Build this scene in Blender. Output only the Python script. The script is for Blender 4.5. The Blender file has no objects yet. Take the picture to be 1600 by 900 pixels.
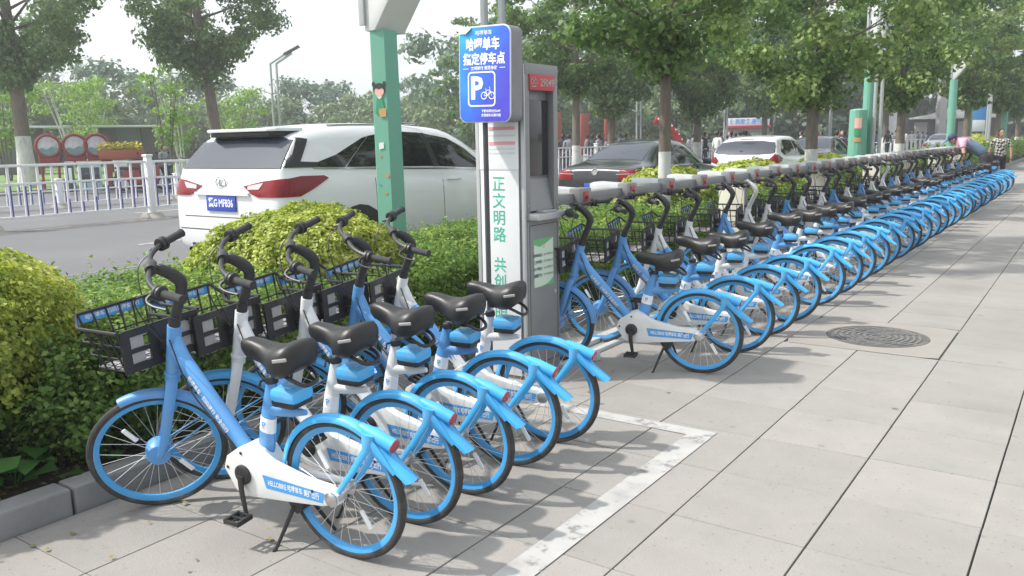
import bpy, bmesh, math, random
import numpy as np
from mathutils import Vector, Matrix
from mathutils.bvhtree import BVHTree
random.seed(7); rng = np.random.default_rng(7)
S = bpy.context.scene
COL = S.collection
R_ = math.radians
PI = math.pi

# ------------------------------------------------------------------ camera
F_PX = 1311.04
pitch, yaw, roll = R_(9.9), R_(34.92), R_(-1.07)
fw = Vector((-math.sin(yaw), math.cos(yaw), 0)); rt = Vector((math.cos(yaw), math.sin(yaw), 0))
FWD = fw * math.cos(pitch) + Vector((0, 0, -math.sin(pitch)))
U0 = Vector((0, 0, math.cos(pitch))) + fw * math.sin(pitch)
RT = rt * math.cos(roll) + U0 * math.sin(roll)
UP = -rt * math.sin(roll) + U0 * math.cos(roll)
CAM = Vector((0, 0, 1.68))
cam = bpy.data.cameras.new('camera'); cam.lens = F_PX / 1600 * 36; cam.sensor_width = 36
cam.clip_start = 0.05; cam.clip_end = 4000
co = bpy.data.objects.new('camera', cam); COL.objects.link(co)
m = Matrix((RT, UP, -FWD)).transposed().to_4x4(); m.translation = CAM
co.matrix_world = m
S.camera = co

# ------------------------------------------------------------------ sky and sun
SUN = Vector((-.66, -.49, 1)).normalized()          # towards the sun
elev = math.asin(SUN.z); azim = math.atan2(SUN.x, SUN.y)
w = bpy.data.worlds.new('World'); S.world = w; w.use_nodes = True
nt = w.node_tree; nt.nodes.clear()
sky = nt.nodes.new('ShaderNodeTexSky'); sky.sky_type = 'NISHITA'; sky.sun_disc = False
sky.sun_elevation = elev; sky.sun_rotation = azim
sky.air_density = 1.3; sky.dust_density = 4.5; sky.ozone_density = 1.0
bw = nt.nodes.new('ShaderNodeRGBToBW'); mix = nt.nodes.new('ShaderNodeMix'); mix.data_type = 'RGBA'
mix.inputs[0].default_value = .80                    # thin white haze veils the blue
tint = nt.nodes.new('ShaderNodeMix'); tint.data_type = 'RGBA'; tint.blend_type = 'MULTIPLY'
tint.inputs[0].default_value = 1; tint.inputs[7].default_value = (.97, 1.0, 1.03, 1)
bg = nt.nodes.new('ShaderNodeBackground'); bg.inputs[1].default_value = 0.15
wo = nt.nodes.new('ShaderNodeOutputWorld')
L = nt.links
L.new(sky.outputs[0], bw.inputs[0]); L.new(sky.outputs[0], mix.inputs[6]); L.new(bw.outputs[0], mix.inputs[7])
veil = nt.nodes.new('ShaderNodeMix'); veil.data_type = 'RGBA'; veil.inputs[0].default_value = .6; veil.inputs[7].default_value = (3.15, 3.25, 3.3, 1)   # even white overcast haze
L.new(mix.outputs[2], veil.inputs[6]); L.new(veil.outputs[2], tint.inputs[6]); L.new(tint.outputs[2], bg.inputs[0]); L.new(bg.outputs[0], wo.inputs[0])
sun = bpy.data.lights.new('sun', 'SUN'); sun.energy = 2.1; sun.angle = R_(1.2); sun.color = (1, .955, .88)
so = bpy.data.objects.new('sun', sun); COL.objects.link(so)
so.rotation_euler = (-SUN).to_track_quat('-Z', 'Y').to_euler()
S.view_settings.view_transform = 'Standard'; S.view_settings.look = 'None'
S.view_settings.exposure = 1.30; S.view_settings.gamma = 1; S.view_settings.use_curve_mapping = False

# ------------------------------------------------------------------ helpers
def tag(o, label=None, cat=None, group=None, kind=None):
    if label: o['label'] = label
    if cat: o['category'] = cat
    if group: o['group'] = group
    if kind: o['kind'] = kind
    return o

def thing(name, label, cat, loc=(0, 0, 0), rz=0.0, group=None):
    o = bpy.data.objects.new(name, None); COL.objects.link(o)
    o.empty_display_size = .1
    o.location = loc; o.rotation_euler = (0, 0, rz)
    return tag(o, label, cat, group)

def kids(o): return [c for c in bpy.data.objects if c.parent == o]

class Tree_:
    pass

def copy_tree(o, children):
    """copy a thing with its parts and sub-parts; children = dict object -> list"""
    c = o.copy(); COL.objects.link(c)
    for ch in children.get(o, []):
        d = copy_tree(ch, children); d.parent = c
    return c

def child_map():
    d = {}
    for o in bpy.data.objects:
        if o.parent: d.setdefault(o.parent, []).append(o)
    return d

def V(*a): return Vector(a)

class MB:
    """collects shapes, then links them as one mesh object"""
    def __init__(s): s.v = []; s.f = []
    def add(s, vs, fs, M=None):
        b = len(s.v)
        for p in vs:
            p = Vector(p)
            s.v.append(M @ p if M else p)
        s.f += [tuple(b + i for i in f) for f in fs]
        return s
    def box(s, c, d, M=None, rot=None):
        c = Vector(c); x, y, z = d[0] / 2, d[1] / 2, d[2] / 2
        vs = [Vector((a * x, b * y, e * z)) for a in (-1, 1) for b in (-1, 1) for e in (-1, 1)]
        if rot: vs = [rot @ v for v in vs]
        return s.add([v + c for v in vs], [(0, 1, 3, 2), (4, 6, 7, 5), (0, 4, 5, 1), (2, 3, 7, 6), (0, 2, 6, 4), (1, 5, 7, 3)], M)
    def bbox(s, c, d, b=.01, M=None, rot=None):
        """box with chamfered edges"""
        bm = bmesh.new(); bmesh.ops.create_cube(bm, size=1)
        for v in bm.verts: v.co = Vector((v.co.x * d[0], v.co.y * d[1], v.co.z * d[2]))
        bmesh.ops.bevel(bm, geom=bm.edges[:], offset=b, segments=2, affect='EDGES', profile=.6)
        s.addbm(bm, Matrix.Translation(c) @ (rot.to_4x4() if rot else Matrix.Identity(4)) if not M else M @ Matrix.Translation(c) @ (rot.to_4x4() if rot else Matrix.Identity(4)))
        bm.free(); return s
    def addbm(s, bm, M=None):
        bm.verts.ensure_lookup_table(); bm.verts.index_update()
        return s.add([v.co.copy() for v in bm.verts], [tuple(v.index for v in f.verts) for f in bm.faces], M)
    def tube(s, pts, r, n=8, caps=True, flat=1.0, side=None):
        """tube through pts, r = radius or list; flat squashes it along 'side'"""
        pts = [Vector(p) for p in pts]; rs = r if isinstance(r, (list, tuple)) else [r] * len(pts)
        t0 = (pts[1] - pts[0]).normalized()
        if side is not None: u = Vector(side); u = (u - t0 * u.dot(t0)).normalized()
        else: u = t0.orthogonal().normalized()
        rings = []
        for i, p in enumerate(pts):
            if i == 0: t = pts[1] - p
            elif i == len(pts) - 1: t = p - pts[i - 1]
            else: t = (pts[i + 1] - p).normalized() + (p - pts[i - 1]).normalized()
            t = t.normalized(); u = (u - t * u.dot(t)).normalized(); v = t.cross(u)
            rings.append([p + (u * math.cos(2 * PI * k / n) * flat + v * math.sin(2 * PI * k / n)) * rs[i] for k in range(n)])
        vs = [q for g in rings for q in g]; fs = []
        for i in range(len(pts) - 1):
            for k in range(n):
                a = i * n + k; b = i * n + (k + 1) % n
                fs.append((a, b, b + n, a + n))
        if caps: fs += [tuple(range(n))[::-1], tuple((len(pts) - 1) * n + k for k in range(n))]
        return s.add(vs, fs)
    def lathe(s, prof, c=(0, 0, 0), axis='z', n=24, M=None, closed=False):
        """prof = [(radius, along axis)]"""
        vs = []
        for (r, h) in prof:
            for k in range(n):
                a = 2 * PI * k / n; x, y = r * math.cos(a), r * math.sin(a)
                p = {'z': (x, y, h), 'y': (x, h, y), 'x': (h, x, y)}[axis]
                vs.append(Vector(p) + Vector(c))
        fs = []; m_ = len(prof)
        for i in range(m_ if closed else m_ - 1):
            for k in range(n):
                a = i * n + k; b = i * n + (k + 1) % n; j = ((i + 1) % m_) * n
                fs.append((a, b, j + (k + 1) % n, j + k))
        if not closed:
            if prof[0][0] > 1e-6: fs.append(tuple(range(n))[::-1])
            if prof[-1][0] > 1e-6: fs.append(tuple((m_ - 1) * n + k for k in range(n)))
        return s.add(vs, fs, M)
    def torus(s, R, r, c=(0, 0, 0), axis='y', n=40, k=8, ry=None):
        pr = [(R + r * math.cos(2 * PI * j / k), (ry or r) * math.sin(2 * PI * j / k)) for j in range(k)]
        return s.lathe(pr, c, axis, n, closed=True)
    def prism(s, poly, lo, hi, plane='xz', bev=0, M=None):
        """polygon in a plane, extruded along the remaining axis lo..hi"""
        bm = bmesh.new()
        def P3(a, b, h): return {'xz': (a, h, b), 'xy': (a, b, h), 'yz': (h, a, b)}[plane]
        A = [bm.verts.new(P3(a, b, lo)) for a, b in poly]; B = [bm.verts.new(P3(a, b, hi)) for a, b in poly]
        n = len(poly); bm.faces.new(A); bm.faces.new(B[::-1])
        for i in range(n): bm.faces.new((A[i], B[i], B[(i + 1) % n], A[(i + 1) % n]))
        bmesh.ops.recalc_face_normals(bm, faces=bm.faces[:])
        if bev: bmesh.ops.bevel(bm, geom=bm.edges[:], offset=bev, segments=2, affect='EDGES', profile=.6)
        s.addbm(bm, M); bm.free(); return s
    def ball(s, c, r, n=12, m_=8, M=None):
        r = r if isinstance(r, (tuple, list)) else (r, r, r)
        vs = [Vector((0, 0, -1))]
        for i in range(1, m_):
            t = -PI / 2 + PI * i / m_
            vs += [Vector((math.cos(t) * math.cos(2 * PI * k / n), math.cos(t) * math.sin(2 * PI * k / n), math.sin(t))) for k in range(n)]
        vs.append(Vector((0, 0, 1)))
        fs = [(0, 1 + (k + 1) % n, 1 + k) for k in range(n)]
        for i in range(m_ - 2):
            for k in range(n):
                a = 1 + i * n + k; b = 1 + i * n + (k + 1) % n; fs.append((a, b, b + n, a + n))
        e = len(vs) - 1; fs += [(e, e - n + k, e - n + (k + 1) % n) for k in range(n)]
        return s.add([Vector((v.x * r[0], v.y * r[1], v.z * r[2])) + Vector(c) for v in vs], fs, M)
    def build(s, name, mat, parent=None, smooth=True, recalc=True, ang=35):
        me = bpy.data.meshes.new(name)
        me.from_pydata([tuple(v) for v in s.v], [], s.f)
        if recalc:
            bm = bmesh.new(); bm.from_mesh(me); bmesh.ops.recalc_face_normals(bm, faces=bm.faces[:]); bm.to_mesh(me); bm.free()
        if smooth:
            me.shade_smooth()
            try: me.set_sharp_from_angle(angle=R_(ang))
            except Exception: pass
        if mat: me.materials.append(mat)
        me.update()
        o = bpy.data.objects.new(name, me); COL.objects.link(o)
        if parent: o.parent = parent
        return o

def arc(c, r, a0, a1, n, y=0.0):
    return [Vector((c[0] + r * math.cos(R_(a0 + (a1 - a0) * i / n)), y, c[1] + r * math.sin(R_(a0 + (a1 - a0) * i / n)))) for i in range(n + 1)]

def smooth_path(pts, n=6):
    """Catmull-Rom through pts"""
    P = [Vector(p) for p in pts]; P = [P[0] * 2 - P[1]] + P + [P[-1] * 2 - P[-2]]; out = []
    for i in range(1, len(P) - 2):
        for k in range(n):
            t = k / n; a, b, c, d = P[i - 1:i + 3]
            out.append(.5 * ((2 * b) + (c - a) * t + (2 * a - 5 * b + 4 * c - d) * t * t + (3 * b - a - 3 * c + d) * t ** 3))
    out.append(P[-2]); return out

def text_mesh(body, size, bold=0.0, align='CENTER', space=1.0, shear=0):
    c = bpy.data.curves.new('lettering', 'FONT'); c.body = body; c.size = size; c.align_x = align; c.align_y = 'CENTER'
    c.offset = bold * size; c.space_character = space; c.resolution_u = 2; c.shear = shear
    o = bpy.data.objects.new('lettering', c); COL.objects.link(o)
    dg = bpy.context.evaluated_depsgraph_get()
    me = bpy.data.meshes.new_from_object(o.evaluated_get(dg))
    me.name = 'lettering'; me.materials.clear()
    bpy.data.objects.remove(o); bpy.data.curves.remove(c)
    return me

def text_on(body, size, M, mat, parent, name='lettering', bold=0.0, align='CENTER', space=1.0, warp=None, width=None):
    """M maps text plane (x right, y up, z out) to parent space"""
    me = text_mesh(body, size, bold, align, space)
    if width:
        xs = [v.co.x for v in me.vertices]; w_ = max(xs) - min(xs)
        for v in me.vertices: v.co.x *= width / w_
    for v in me.vertices: v.co = warp(M @ v.co) if warp else M @ v.co
    me.materials.append(mat)
    o = bpy.data.objects.new(name, me); COL.objects.link(o); o.parent = parent
    return o

def frame_m(o, x, y):
    x = Vector(x).normalized(); y = Vector(y); y = (y - x * y.dot(x)).normalized(); z = x.cross(y)
    M = Matrix((x, y, z)).transposed().to_4x4(); M.translation = Vector(o); return M

def ordinal(n):
    base = ['first', 'second', 'third', 'fourth', 'fifth', 'sixth', 'seventh', 'eighth', 'ninth', 'tenth', 'eleventh', 'twelfth', 'thirteenth', 'fourteenth', 'fifteenth', 'sixteenth', 'seventeenth', 'eighteenth', 'nineteenth']
    if n <= 19: return base[n - 1]
    tens = {2: 'twent', 3: 'thirt', 4: 'fort'}[n // 10]
    return tens + 'ieth' if n % 10 == 0 else tens + 'y-' + base[n % 10 - 1]

# ------------------------------------------------------------------ materials
def mat(name, col, rough=.5, metal=0, var=0.0, scale=8, bump=0.0, bscale=60, coat=0, spec=.5, dirt=None, rnd=0.0, detail=4, stretch=None, dirt_scale=3, dirt_amt=.5):
    M = bpy.data.materials.new(name); M.use_nodes = True; n = M.node_tree.nodes; l = M.node_tree.links
    b = n['Principled BSDF']
    b.inputs['Base Color'].default_value = (*col, 1); b.inputs['Roughness'].default_value = rough
    b.inputs['Metallic'].default_value = metal; b.inputs['Specular IOR Level'].default_value = spec
    if coat: b.inputs['Coat Weight'].default_value = coat; b.inputs['Coat Roughness'].default_value = .08
    tc = n.new('ShaderNodeTexCoord'); src = tc.outputs['Object']
    if stretch:
        mp = n.new('ShaderNodeMapping'); mp.inputs['Scale'].default_value = stretch; l.new(src, mp.inputs[0]); src = mp.outputs[0]
    cur = None
    if var:
        no = n.new('ShaderNodeTexNoise'); no.inputs['Scale'].default_value = scale; no.inputs['Detail'].default_value = detail; l.new(src, no.inputs['Vector'])
        rp = n.new('ShaderNodeMapRange'); rp.inputs[1].default_value = .25; rp.inputs[2].default_value = .75
        rp.inputs[3].default_value = 1 - var; rp.inputs[4].default_value = 1 + var; l.new(no.outputs[0], rp.inputs[0])
        mx = n.new('ShaderNodeVectorMath'); mx.operation = 'SCALE'; mx.inputs[0].default_value = col; l.new(rp.outputs[0], mx.inputs['Scale']); cur = mx.outputs[0]
    if rnd:
        oi = n.new('ShaderNodeObjectInfo'); r2 = n.new('ShaderNodeMapRange'); r2.inputs[3].default_value = 1 - rnd; r2.inputs[4].default_value = 1 + rnd
        l.new(oi.outputs['Random'], r2.inputs[0]); mx = n.new('ShaderNodeVectorMath'); mx.operation = 'SCALE'
        if cur: l.new(cur, mx.inputs[0])
        else: mx.inputs[0].default_value = col
        l.new(r2.outputs[0], mx.inputs['Scale']); cur = mx.outputs[0]
    if dirt:
        n2 = n.new('ShaderNodeTexNoise'); n2.inputs['Scale'].default_value = dirt_scale; n2.inputs['Detail'].default_value = 6; l.new(src, n2.inputs['Vector'])
        r3 = n.new('ShaderNodeMapRange'); r3.inputs[1].default_value = .5; r3.inputs[2].default_value = .72; r3.inputs[3].default_value = 0; r3.inputs[4].default_value = dirt_amt
        l.new(n2.outputs[0], r3.inputs[0]); m3 = n.new('ShaderNodeMix'); m3.data_type = 'RGBA'; l.new(r3.outputs[0], m3.inputs[0])
        if cur: l.new(cur, m3.inputs[6])
        else: m3.inputs[6].default_value = (*col, 1)
        m3.inputs[7].default_value = (*dirt, 1); cur = m3.outputs[2]
    if cur: l.new(cur, b.inputs['Base Color'])
    if bump:
        n3 = n.new('ShaderNodeTexNoise'); n3.inputs['Scale'].default_value = bscale; n3.inputs['Detail'].default_value = 5; l.new(src, n3.inputs['Vector'])
        bp = n.new('ShaderNodeBump'); bp.inputs['Strength'].default_value = bump; bp.inputs['Distance'].default_value = .01
        l.new(n3.outputs[0], bp.inputs['Height']); l.new(bp.outputs[0], b.inputs['Normal'])
    return M

def leafmat(name, cols, trans=.35, rough=.5):
    """foliage: every leaf its own tone"""
    M = bpy.data.materials.new(name); M.use_nodes = True; n = M.node_tree.nodes; l = M.node_tree.links
    b = n['Principled BSDF']; b.inputs['Roughness'].default_value = rough; b.inputs['Specular IOR Level'].default_value = .35
    g = n.new('ShaderNodeNewGeometry'); rp = n.new('ShaderNodeValToRGB'); e = rp.color_ramp.elements
    while len(e) < len(cols): e.new(.5)
    for i, c in enumerate(cols): e[i].position = i / (len(cols) - 1); e[i].color = (*c, 1)
    no = n.new('ShaderNodeTexNoise'); no.inputs['Scale'].default_value = 1.3; no.inputs['Detail'].default_value = 3
    tc = n.new('ShaderNodeTexCoord'); l.new(tc.outputs['Object'], no.inputs['Vector'])
    ad = n.new('ShaderNodeMath'); ad.operation = 'MULTIPLY_ADD'; ad.inputs[1].default_value = .55; l.new(g.outputs['Random Per Island'], ad.inputs[0])
    m2 = n.new('ShaderNodeMapRange'); m2.inputs[1].default_value = .3; m2.inputs[2].default_value = .7; m2.inputs[3].default_value = 0; m2.inputs[4].default_value = .45
    l.new(no.outputs[0], m2.inputs[0]); l.new(m2.outputs[0], ad.inputs[2]); l.new(ad.outputs[0], rp.inputs[0])
    l.new(rp.outputs[0], b.inputs['Base Color'])
    t = n.new('ShaderNodeBsdfTranslucent'); hs = n.new('ShaderNodeHueSaturation'); hs.inputs['Value'].default_value = 1.5; hs.inputs['Saturation'].default_value = 1.1
    l.new(rp.outputs[0], hs.inputs['Color']); l.new(hs.outputs[0], t.inputs[0])
    ms = n.new('ShaderNodeMixShader'); ms.inputs[0].default_value = trans
    l.new(b.outputs[0], ms.inputs[1]); l.new(t.outputs[0], ms.inputs[2]); l.new(ms.outputs[0], n['Material Output'].inputs[0])
    return M

def objcol(name, rough=.8):
    """cloth whose colour is the object's own colour"""
    M = bpy.data.materials.new(name); M.use_nodes = True; n = M.node_tree.nodes; l = M.node_tree.links
    oi = n.new('ShaderNodeObjectInfo'); l.new(oi.outputs['Color'], n['Principled BSDF'].inputs['Base Color'])
    n['Principled BSDF'].inputs['Roughness'].default_value = rough
    return M

M_ = dict(
    blue=mat('blue_paint', (.095, .30, .64), .42, var=.07, scale=5, coat=.2, rnd=.07, dirt=(.20, .30, .42), dirt_amt=.4, dirt_scale=11, bump=.03, bscale=40),
    cyan=mat('light_blue_plastic', (.055, .40, .80), .40, var=.06, scale=5, coat=.2, rnd=.14, dirt=(.22, .34, .45), dirt_amt=.4, dirt_scale=12),
    white=mat('white_paint', (.74, .75, .75), .4, var=.03, coat=.3, rnd=.04, dirt=(.45, .42, .38), dirt_amt=.3, dirt_scale=7),
    grey=mat('silver_paint', (.50, .51, .52), .35, metal=.3, var=.05, rnd=.05),
    rim=mat('blue_rim_paint', (.06, .33, .68), .4, var=.05, rnd=.1, dirt=(.2, .25, .3), dirt_amt=.3, dirt_scale=12),
    tyre=mat('tyre_rubber', (.045, .043, .042), .85, var=.25, scale=30, bump=.3, bscale=150, dirt=(.20, .18, .16), dirt_amt=.6, dirt_scale=8),
    black=mat('black_plastic', (.022, .022, .024), .45, var=.15, scale=20, bump=.08, bscale=200),
    grip=mat('grip_rubber', (.035, .035, .037), .75, bump=.5, bscale=400),
    saddle=mat('black_saddle_skin', (.014, .0135, .014), .42, var=.15, scale=12, bump=.1, bscale=300, dirt=(.09, .085, .08), dirt_amt=.25, dirt_scale=10),
    steel=mat('bare_steel', (.55, .55, .55), .3, metal=.9, var=.1, scale=30),
    spoke=mat('spoke_steel', (.72, .72, .70), .35, metal=.6),
    red=mat('red_reflector', (.30, .02, .03), .25, coat=.5),
    deck=mat('basket_floor', (.36, .35, .35), .7, var=.1, scale=30),
    lblue=mat('label_blue', (.06, .32, .70), .35),
    lwhite=mat('printed_white', (.80, .82, .84), .5),
    ldark=mat('printed_dark', (.06, .07, .10), .6),
)
# ------------------------------------------------------------------ ground, road, pavement
P0 = .586
def slab_mat(name, col, d1):
    M = mat(name, col, .82, var=.11, scale=2.2, bump=.3, bscale=90, rnd=.065, dirt=d1, dirt_amt=.65, dirt_scale=1.7, detail=8)
    n = M.node_tree.nodes; l = M.node_tree.links; b = n['Principled BSDF']; src = b.inputs['Base Color'].links[0].from_socket
    ge = n.new('ShaderNodeNewGeometry')
    def spots(scale, lo, hi, amt, thr):
        vo = n.new('ShaderNodeTexVoronoi'); vo.inputs['Scale'].default_value = scale; l.new(ge.outputs['Position'], vo.inputs['Vector'])
        mr = n.new('ShaderNodeMapRange'); mr.inputs[1].default_value = lo; mr.inputs[2].default_value = hi; mr.inputs[3].default_value = amt; mr.inputs[4].default_value = 0; l.new(vo.outputs['Distance'], mr.inputs[0])
        sp = n.new('ShaderNodeSeparateColor'); l.new(vo.outputs['Color'], sp.inputs[0]); gt = n.new('ShaderNodeMath'); gt.operation = 'GREATER_THAN'; gt.inputs[1].default_value = thr; l.new(sp.outputs[0], gt.inputs[0])
        mu = n.new('ShaderNodeMath'); mu.operation = 'MULTIPLY'; l.new(mr.outputs[0], mu.inputs[0]); l.new(gt.outputs[0], mu.inputs[1]); return mu.outputs[0]
    for sc, lo, hi, amt, thr, c in ((1.7, .025, .045, .75, .35, (.085, .08, .075)), (4.5, .05, .11, .42, .55, (.11, .105, .10)), (26, .10, .22, .40, .5, (.12, .115, .11)), (1.1, .02, .40, .34, .45, (.14, .132, .122)), (.7, .05, .6, .22, .5, (.15, .14, .125))):
        mx = n.new('ShaderNodeMix'); mx.data_type = 'RGBA'; l.new(spots(sc, lo, hi, amt, thr), mx.inputs[0]); l.new(src, mx.inputs[6]); mx.inputs[7].default_value = (*c, 1); src = mx.outputs[2]
    l.new(src, b.inputs['Base Color']); return M
slab_m = slab_mat('paving_stone', (.275, .260, .243), (.205, .196, .185))
slab_old = mat('paving_stone_old', (.262, .253, .243), .8, var=.11, scale=2.2, bump=.25, bscale=90, rnd=.045, dirt=(.20, .195, .188), dirt_amt=.6, dirt_scale=1.7, detail=8)
def paving_sheet_mat():
    M = bpy.data.materials.new('paving_bed'); M.use_nodes = True; n = M.node_tree.nodes; l = M.node_tree.links
    tc = n.new('ShaderNodeTexCoord'); mp = n.new('ShaderNodeMapping'); mp.inputs['Location'].default_value = (.288, -.404 * 1, 0)
    br = n.new('ShaderNodeTexBrick'); br.offset = 0; br.squash = 1; br.inputs['Scale'].default_value = 1
    br.inputs['Brick Width'].default_value = P0; br.inputs['Row Height'].default_value = P0; br.inputs['Mortar Size'].default_value = .004
    br.inputs['Color1'].default_value = (.255, .247, .238, 1); br.inputs['Color2'].default_value = (.245, .237, .228, 1); br.inputs['Mortar'].default_value = (.07, .065, .06, 1)
    l.new(tc.outputs['Object'], mp.inputs[0]); l.new(mp.outputs[0], br.inputs[0]); l.new(br.outputs[0], n['Principled BSDF'].inputs['Base Color'])
    n['Principled BSDF'].inputs['Roughness'].default_value = .85
    return M
def sheet(name, x0, x1, y0, y1, z, m, kind='structure', thick=0):
    b = MB()
    if thick: b.box(((x0 + x1) / 2, (y0 + y1) / 2, z - thick / 2), (x1 - x0, y1 - y0, thick))
    else: b.add([(x0, y0, z), (x1, y0, z), (x1, y1, z), (x0, y1, z)], [(0, 1, 2, 3)])
    o = b.build(name, m, smooth=False); o['kind'] = kind; return o
soil_m = mat('dark_soil', (.085, .065, .045), .95, var=.35, scale=9, bump=.8, bscale=30, detail=8)
asph_m = mat('worn_asphalt', (.125, .126, .133), .9, var=.07, scale=.7, bump=.3, bscale=120, dirt=(.155, .155, .158), dirt_amt=.5, dirt_scale=.35, detail=8)
kerb_m = mat('kerb_granite', (.24, .24, .24), .85, var=.14, scale=6, bump=.35, bscale=80, rnd=.07)
land_m = mat('distant_ground', (.16, .17, .11), .95, var=.2, scale=.05)
plaza_m = mat('plaza_paving', (.24, .235, .23), .85, var=.08, scale=.4)
lawn_m = mat('lawn_turf', (.12, .20, .05), .95, var=.25, scale=.6, bump=.6, bscale=12)
paint_m = mat('worn_white_road_paint', (.375, .37, .36), .8, var=.08, scale=9, dirt=(.27, .262, .25), dirt_amt=.75, dirt_scale=6)
ypaint_m = mat('faded_yellow_road_paint', (.33, .27, .16), .8, var=.15, scale=5, dirt=(.17, .165, .16), dirt_amt=.8, dirt_scale=4)

def wear(M, scale, lo, hi):
    n = M.node_tree.nodes; l = M.node_tree.links; ge = n.new('ShaderNodeNewGeometry'); no = n.new('ShaderNodeTexNoise'); no.inputs['Scale'].default_value = scale; no.inputs['Detail'].default_value = 9; no.inputs['Roughness'].default_value = .7
    l.new(ge.outputs['Position'], no.inputs['Vector']); mr = n.new('ShaderNodeMapRange'); mr.inputs[1].default_value = lo; mr.inputs[2].default_value = hi; l.new(no.outputs[0], mr.inputs[0]); l.new(mr.outputs[0], n['Principled BSDF'].inputs['Alpha'])
wear(paint_m, 9, .28, .46); wear(ypaint_m, 3, .38, .6)
sheet('ground', -1800, 1800, -1200, 2400, -.30, land_m)
pav = sheet('pavement', -3.804, 40, -8, 220, -.014, paving_sheet_mat(), thick=.2)
# slabs you can tell apart: each one a part of the pavement
slab_meshes = []
for k in range(6):
    b = MB(); g = .0085 if k % 2 else .007
    b.bbox((0, 0, -.009), (P0 - g, P0 - .004, .024 - .004 * 0), .003)
    o = b.build('slab', slab_m, smooth=False); slab_meshes.append(o.data); bpy.data.objects.remove(o)
cols = [-3.804 + P0 * i for i in range(9)]; rows = [.99 + P0 * j for j in range(31)]
def is_patch(cx, cy): return -2.06 < cx < -.87 and 6.8 < cy < 8.1
for i, x in enumerate(cols):
    for j, y in enumerate(rows):
        cx, cy = x + P0 / 2, y + P0 / 2
        if is_patch(cx, cy): continue
        o = bpy.data.objects.new('slab', slab_meshes[(i * 7 + j * 3) % 6]); COL.objects.link(o); o.parent = pav
        o.location = (cx, cy, random.uniform(-.0022, .0008)); o.rotation_euler = (random.uniform(-.002, .002), random.uniform(-.002, .002), random.choice((0, PI)) + random.uniform(-.002, .002))
b = MB()
for i in range(14):
    for j in range(-3, 70):
        x = -3.804 + P0 * i; y = .99 + P0 * j
        if i < 9 and 0 <= j < 31: continue
        b.box((x + P0 / 2, y + P0 / 2, -.006 + random.uniform(-.001, .001)), (P0 - .008, P0 - .005, .016))
o = b.build('far_slabs', slab_m, pav, smooth=False); o['kind'] = 'stuff'
# cast patch round the manhole
patch_m = mat('warm_cement', (.268, .248, .226), .85, var=.07, scale=3, bump=.3, bscale=70, dirt=(.235, .22, .20), dirt_amt=.5, dirt_scale=2)
b = MB(); ring = []
n = 40; cx, cy, rr = -1.43, 7.43, .405
sq = [(-2.044, 6.856), (-.886, 6.856), (-.886, 8.012), (-2.044, 8.012)]
outer = []
for k in range(n):
    a = 2 * PI * k / n; dx, dy = math.cos(a), math.sin(a); t = min(((-.886 if dx > 0 else -2.044) - cx) / dx if abs(dx) > 1e-6 else 9, ((8.012 if dy > 0 else 6.856) - cy) / dy if abs(dy) > 1e-6 else 9)
    outer.append((cx + dx * t, cy + dy * t, .002))
inner = [(cx + rr * math.cos(2 * PI * k / n), cy + rr * math.sin(2 * PI * k / n), .002) for k in range(n)]
low = [(p[0], p[1], -.013) for p in inner]
b.add(outer + inner + low, [(k, (k + 1) % n, n + (k + 1) % n, n + k) for k in range(n)] + [(n + k, n + (k + 1) % n, 2 * n + (k + 1) % n, 2 * n + k) for k in range(n)])
b.build('cement_patch', patch_m, pav, smooth=False)
iron_m = mat('weathered_iron', (.12, .117, .113), .7, metal=.25, var=.2, scale=8, bump=.4, bscale=60, dirt=(.24, .22, .20), dirt_amt=.6)
iron2_m = mat('polished_iron', (.20, .195, .185), .55, metal=.35, var=.1)
t = thing('manhole_cover', 'round ribbed iron manhole cover set in the pale paving', 'manhole cover', (cx, cy, 0))
b = MB(); b.lathe([(.402, -.012), (.402, .004), (.375, .004), (.372, -.002)], n=48); b.build('rim', iron_m, t)
b = MB(); b.lathe([(0, -.003), (.370, -.003), (.370, -.012)], n=48); b.build('lid', iron_m, t)
for r in (.33, .285, .24, .195, .15, .10, .05):
    b = MB(); seg = int(16 + r * 80)
    for k in range(seg):
        if k % 4 == 3 and r > .12: continue
        a0, a1 = 2 * PI * k / seg, 2 * PI * (k + .92) / seg
        vs = [((rad) * math.cos(a), rad * math.sin(a), z) for a in (a0, a1) for rad in (r - .011, r + .011) for z in (-.004, .005)]
        b.add(vs, [(0, 1, 3, 2), (4, 6, 7, 5), (0, 4, 5, 1), (2, 3, 7, 6), (1, 5, 7, 3)])
    b.build('raised_ring', iron2_m, t, smooth=False)['kind'] = 'stuff'
text_on('雨水', .09, frame_m((.02, -.13, .006), (1, 0, 0), (0, 1, 0)), iron2_m, t, bold=.02)
# painted parking box
b = MB()
def strip(b, x0, x1, y0, y1, z): b.add([(x0, y0, z), (x1, y0, z), (x1, y1, z), (x0, y1, z)], [(0, 1, 2, 3)])
b = MB(); strip(b, -1.825, -1.685, .4, 4.45, .0062); strip(b, -3.6, -1.825, 4.335, 4.45, .0062)
o = b.build('parking_bay_line', paint_m, smooth=False, recalc=False); o['kind'] = 'structure'
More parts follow.
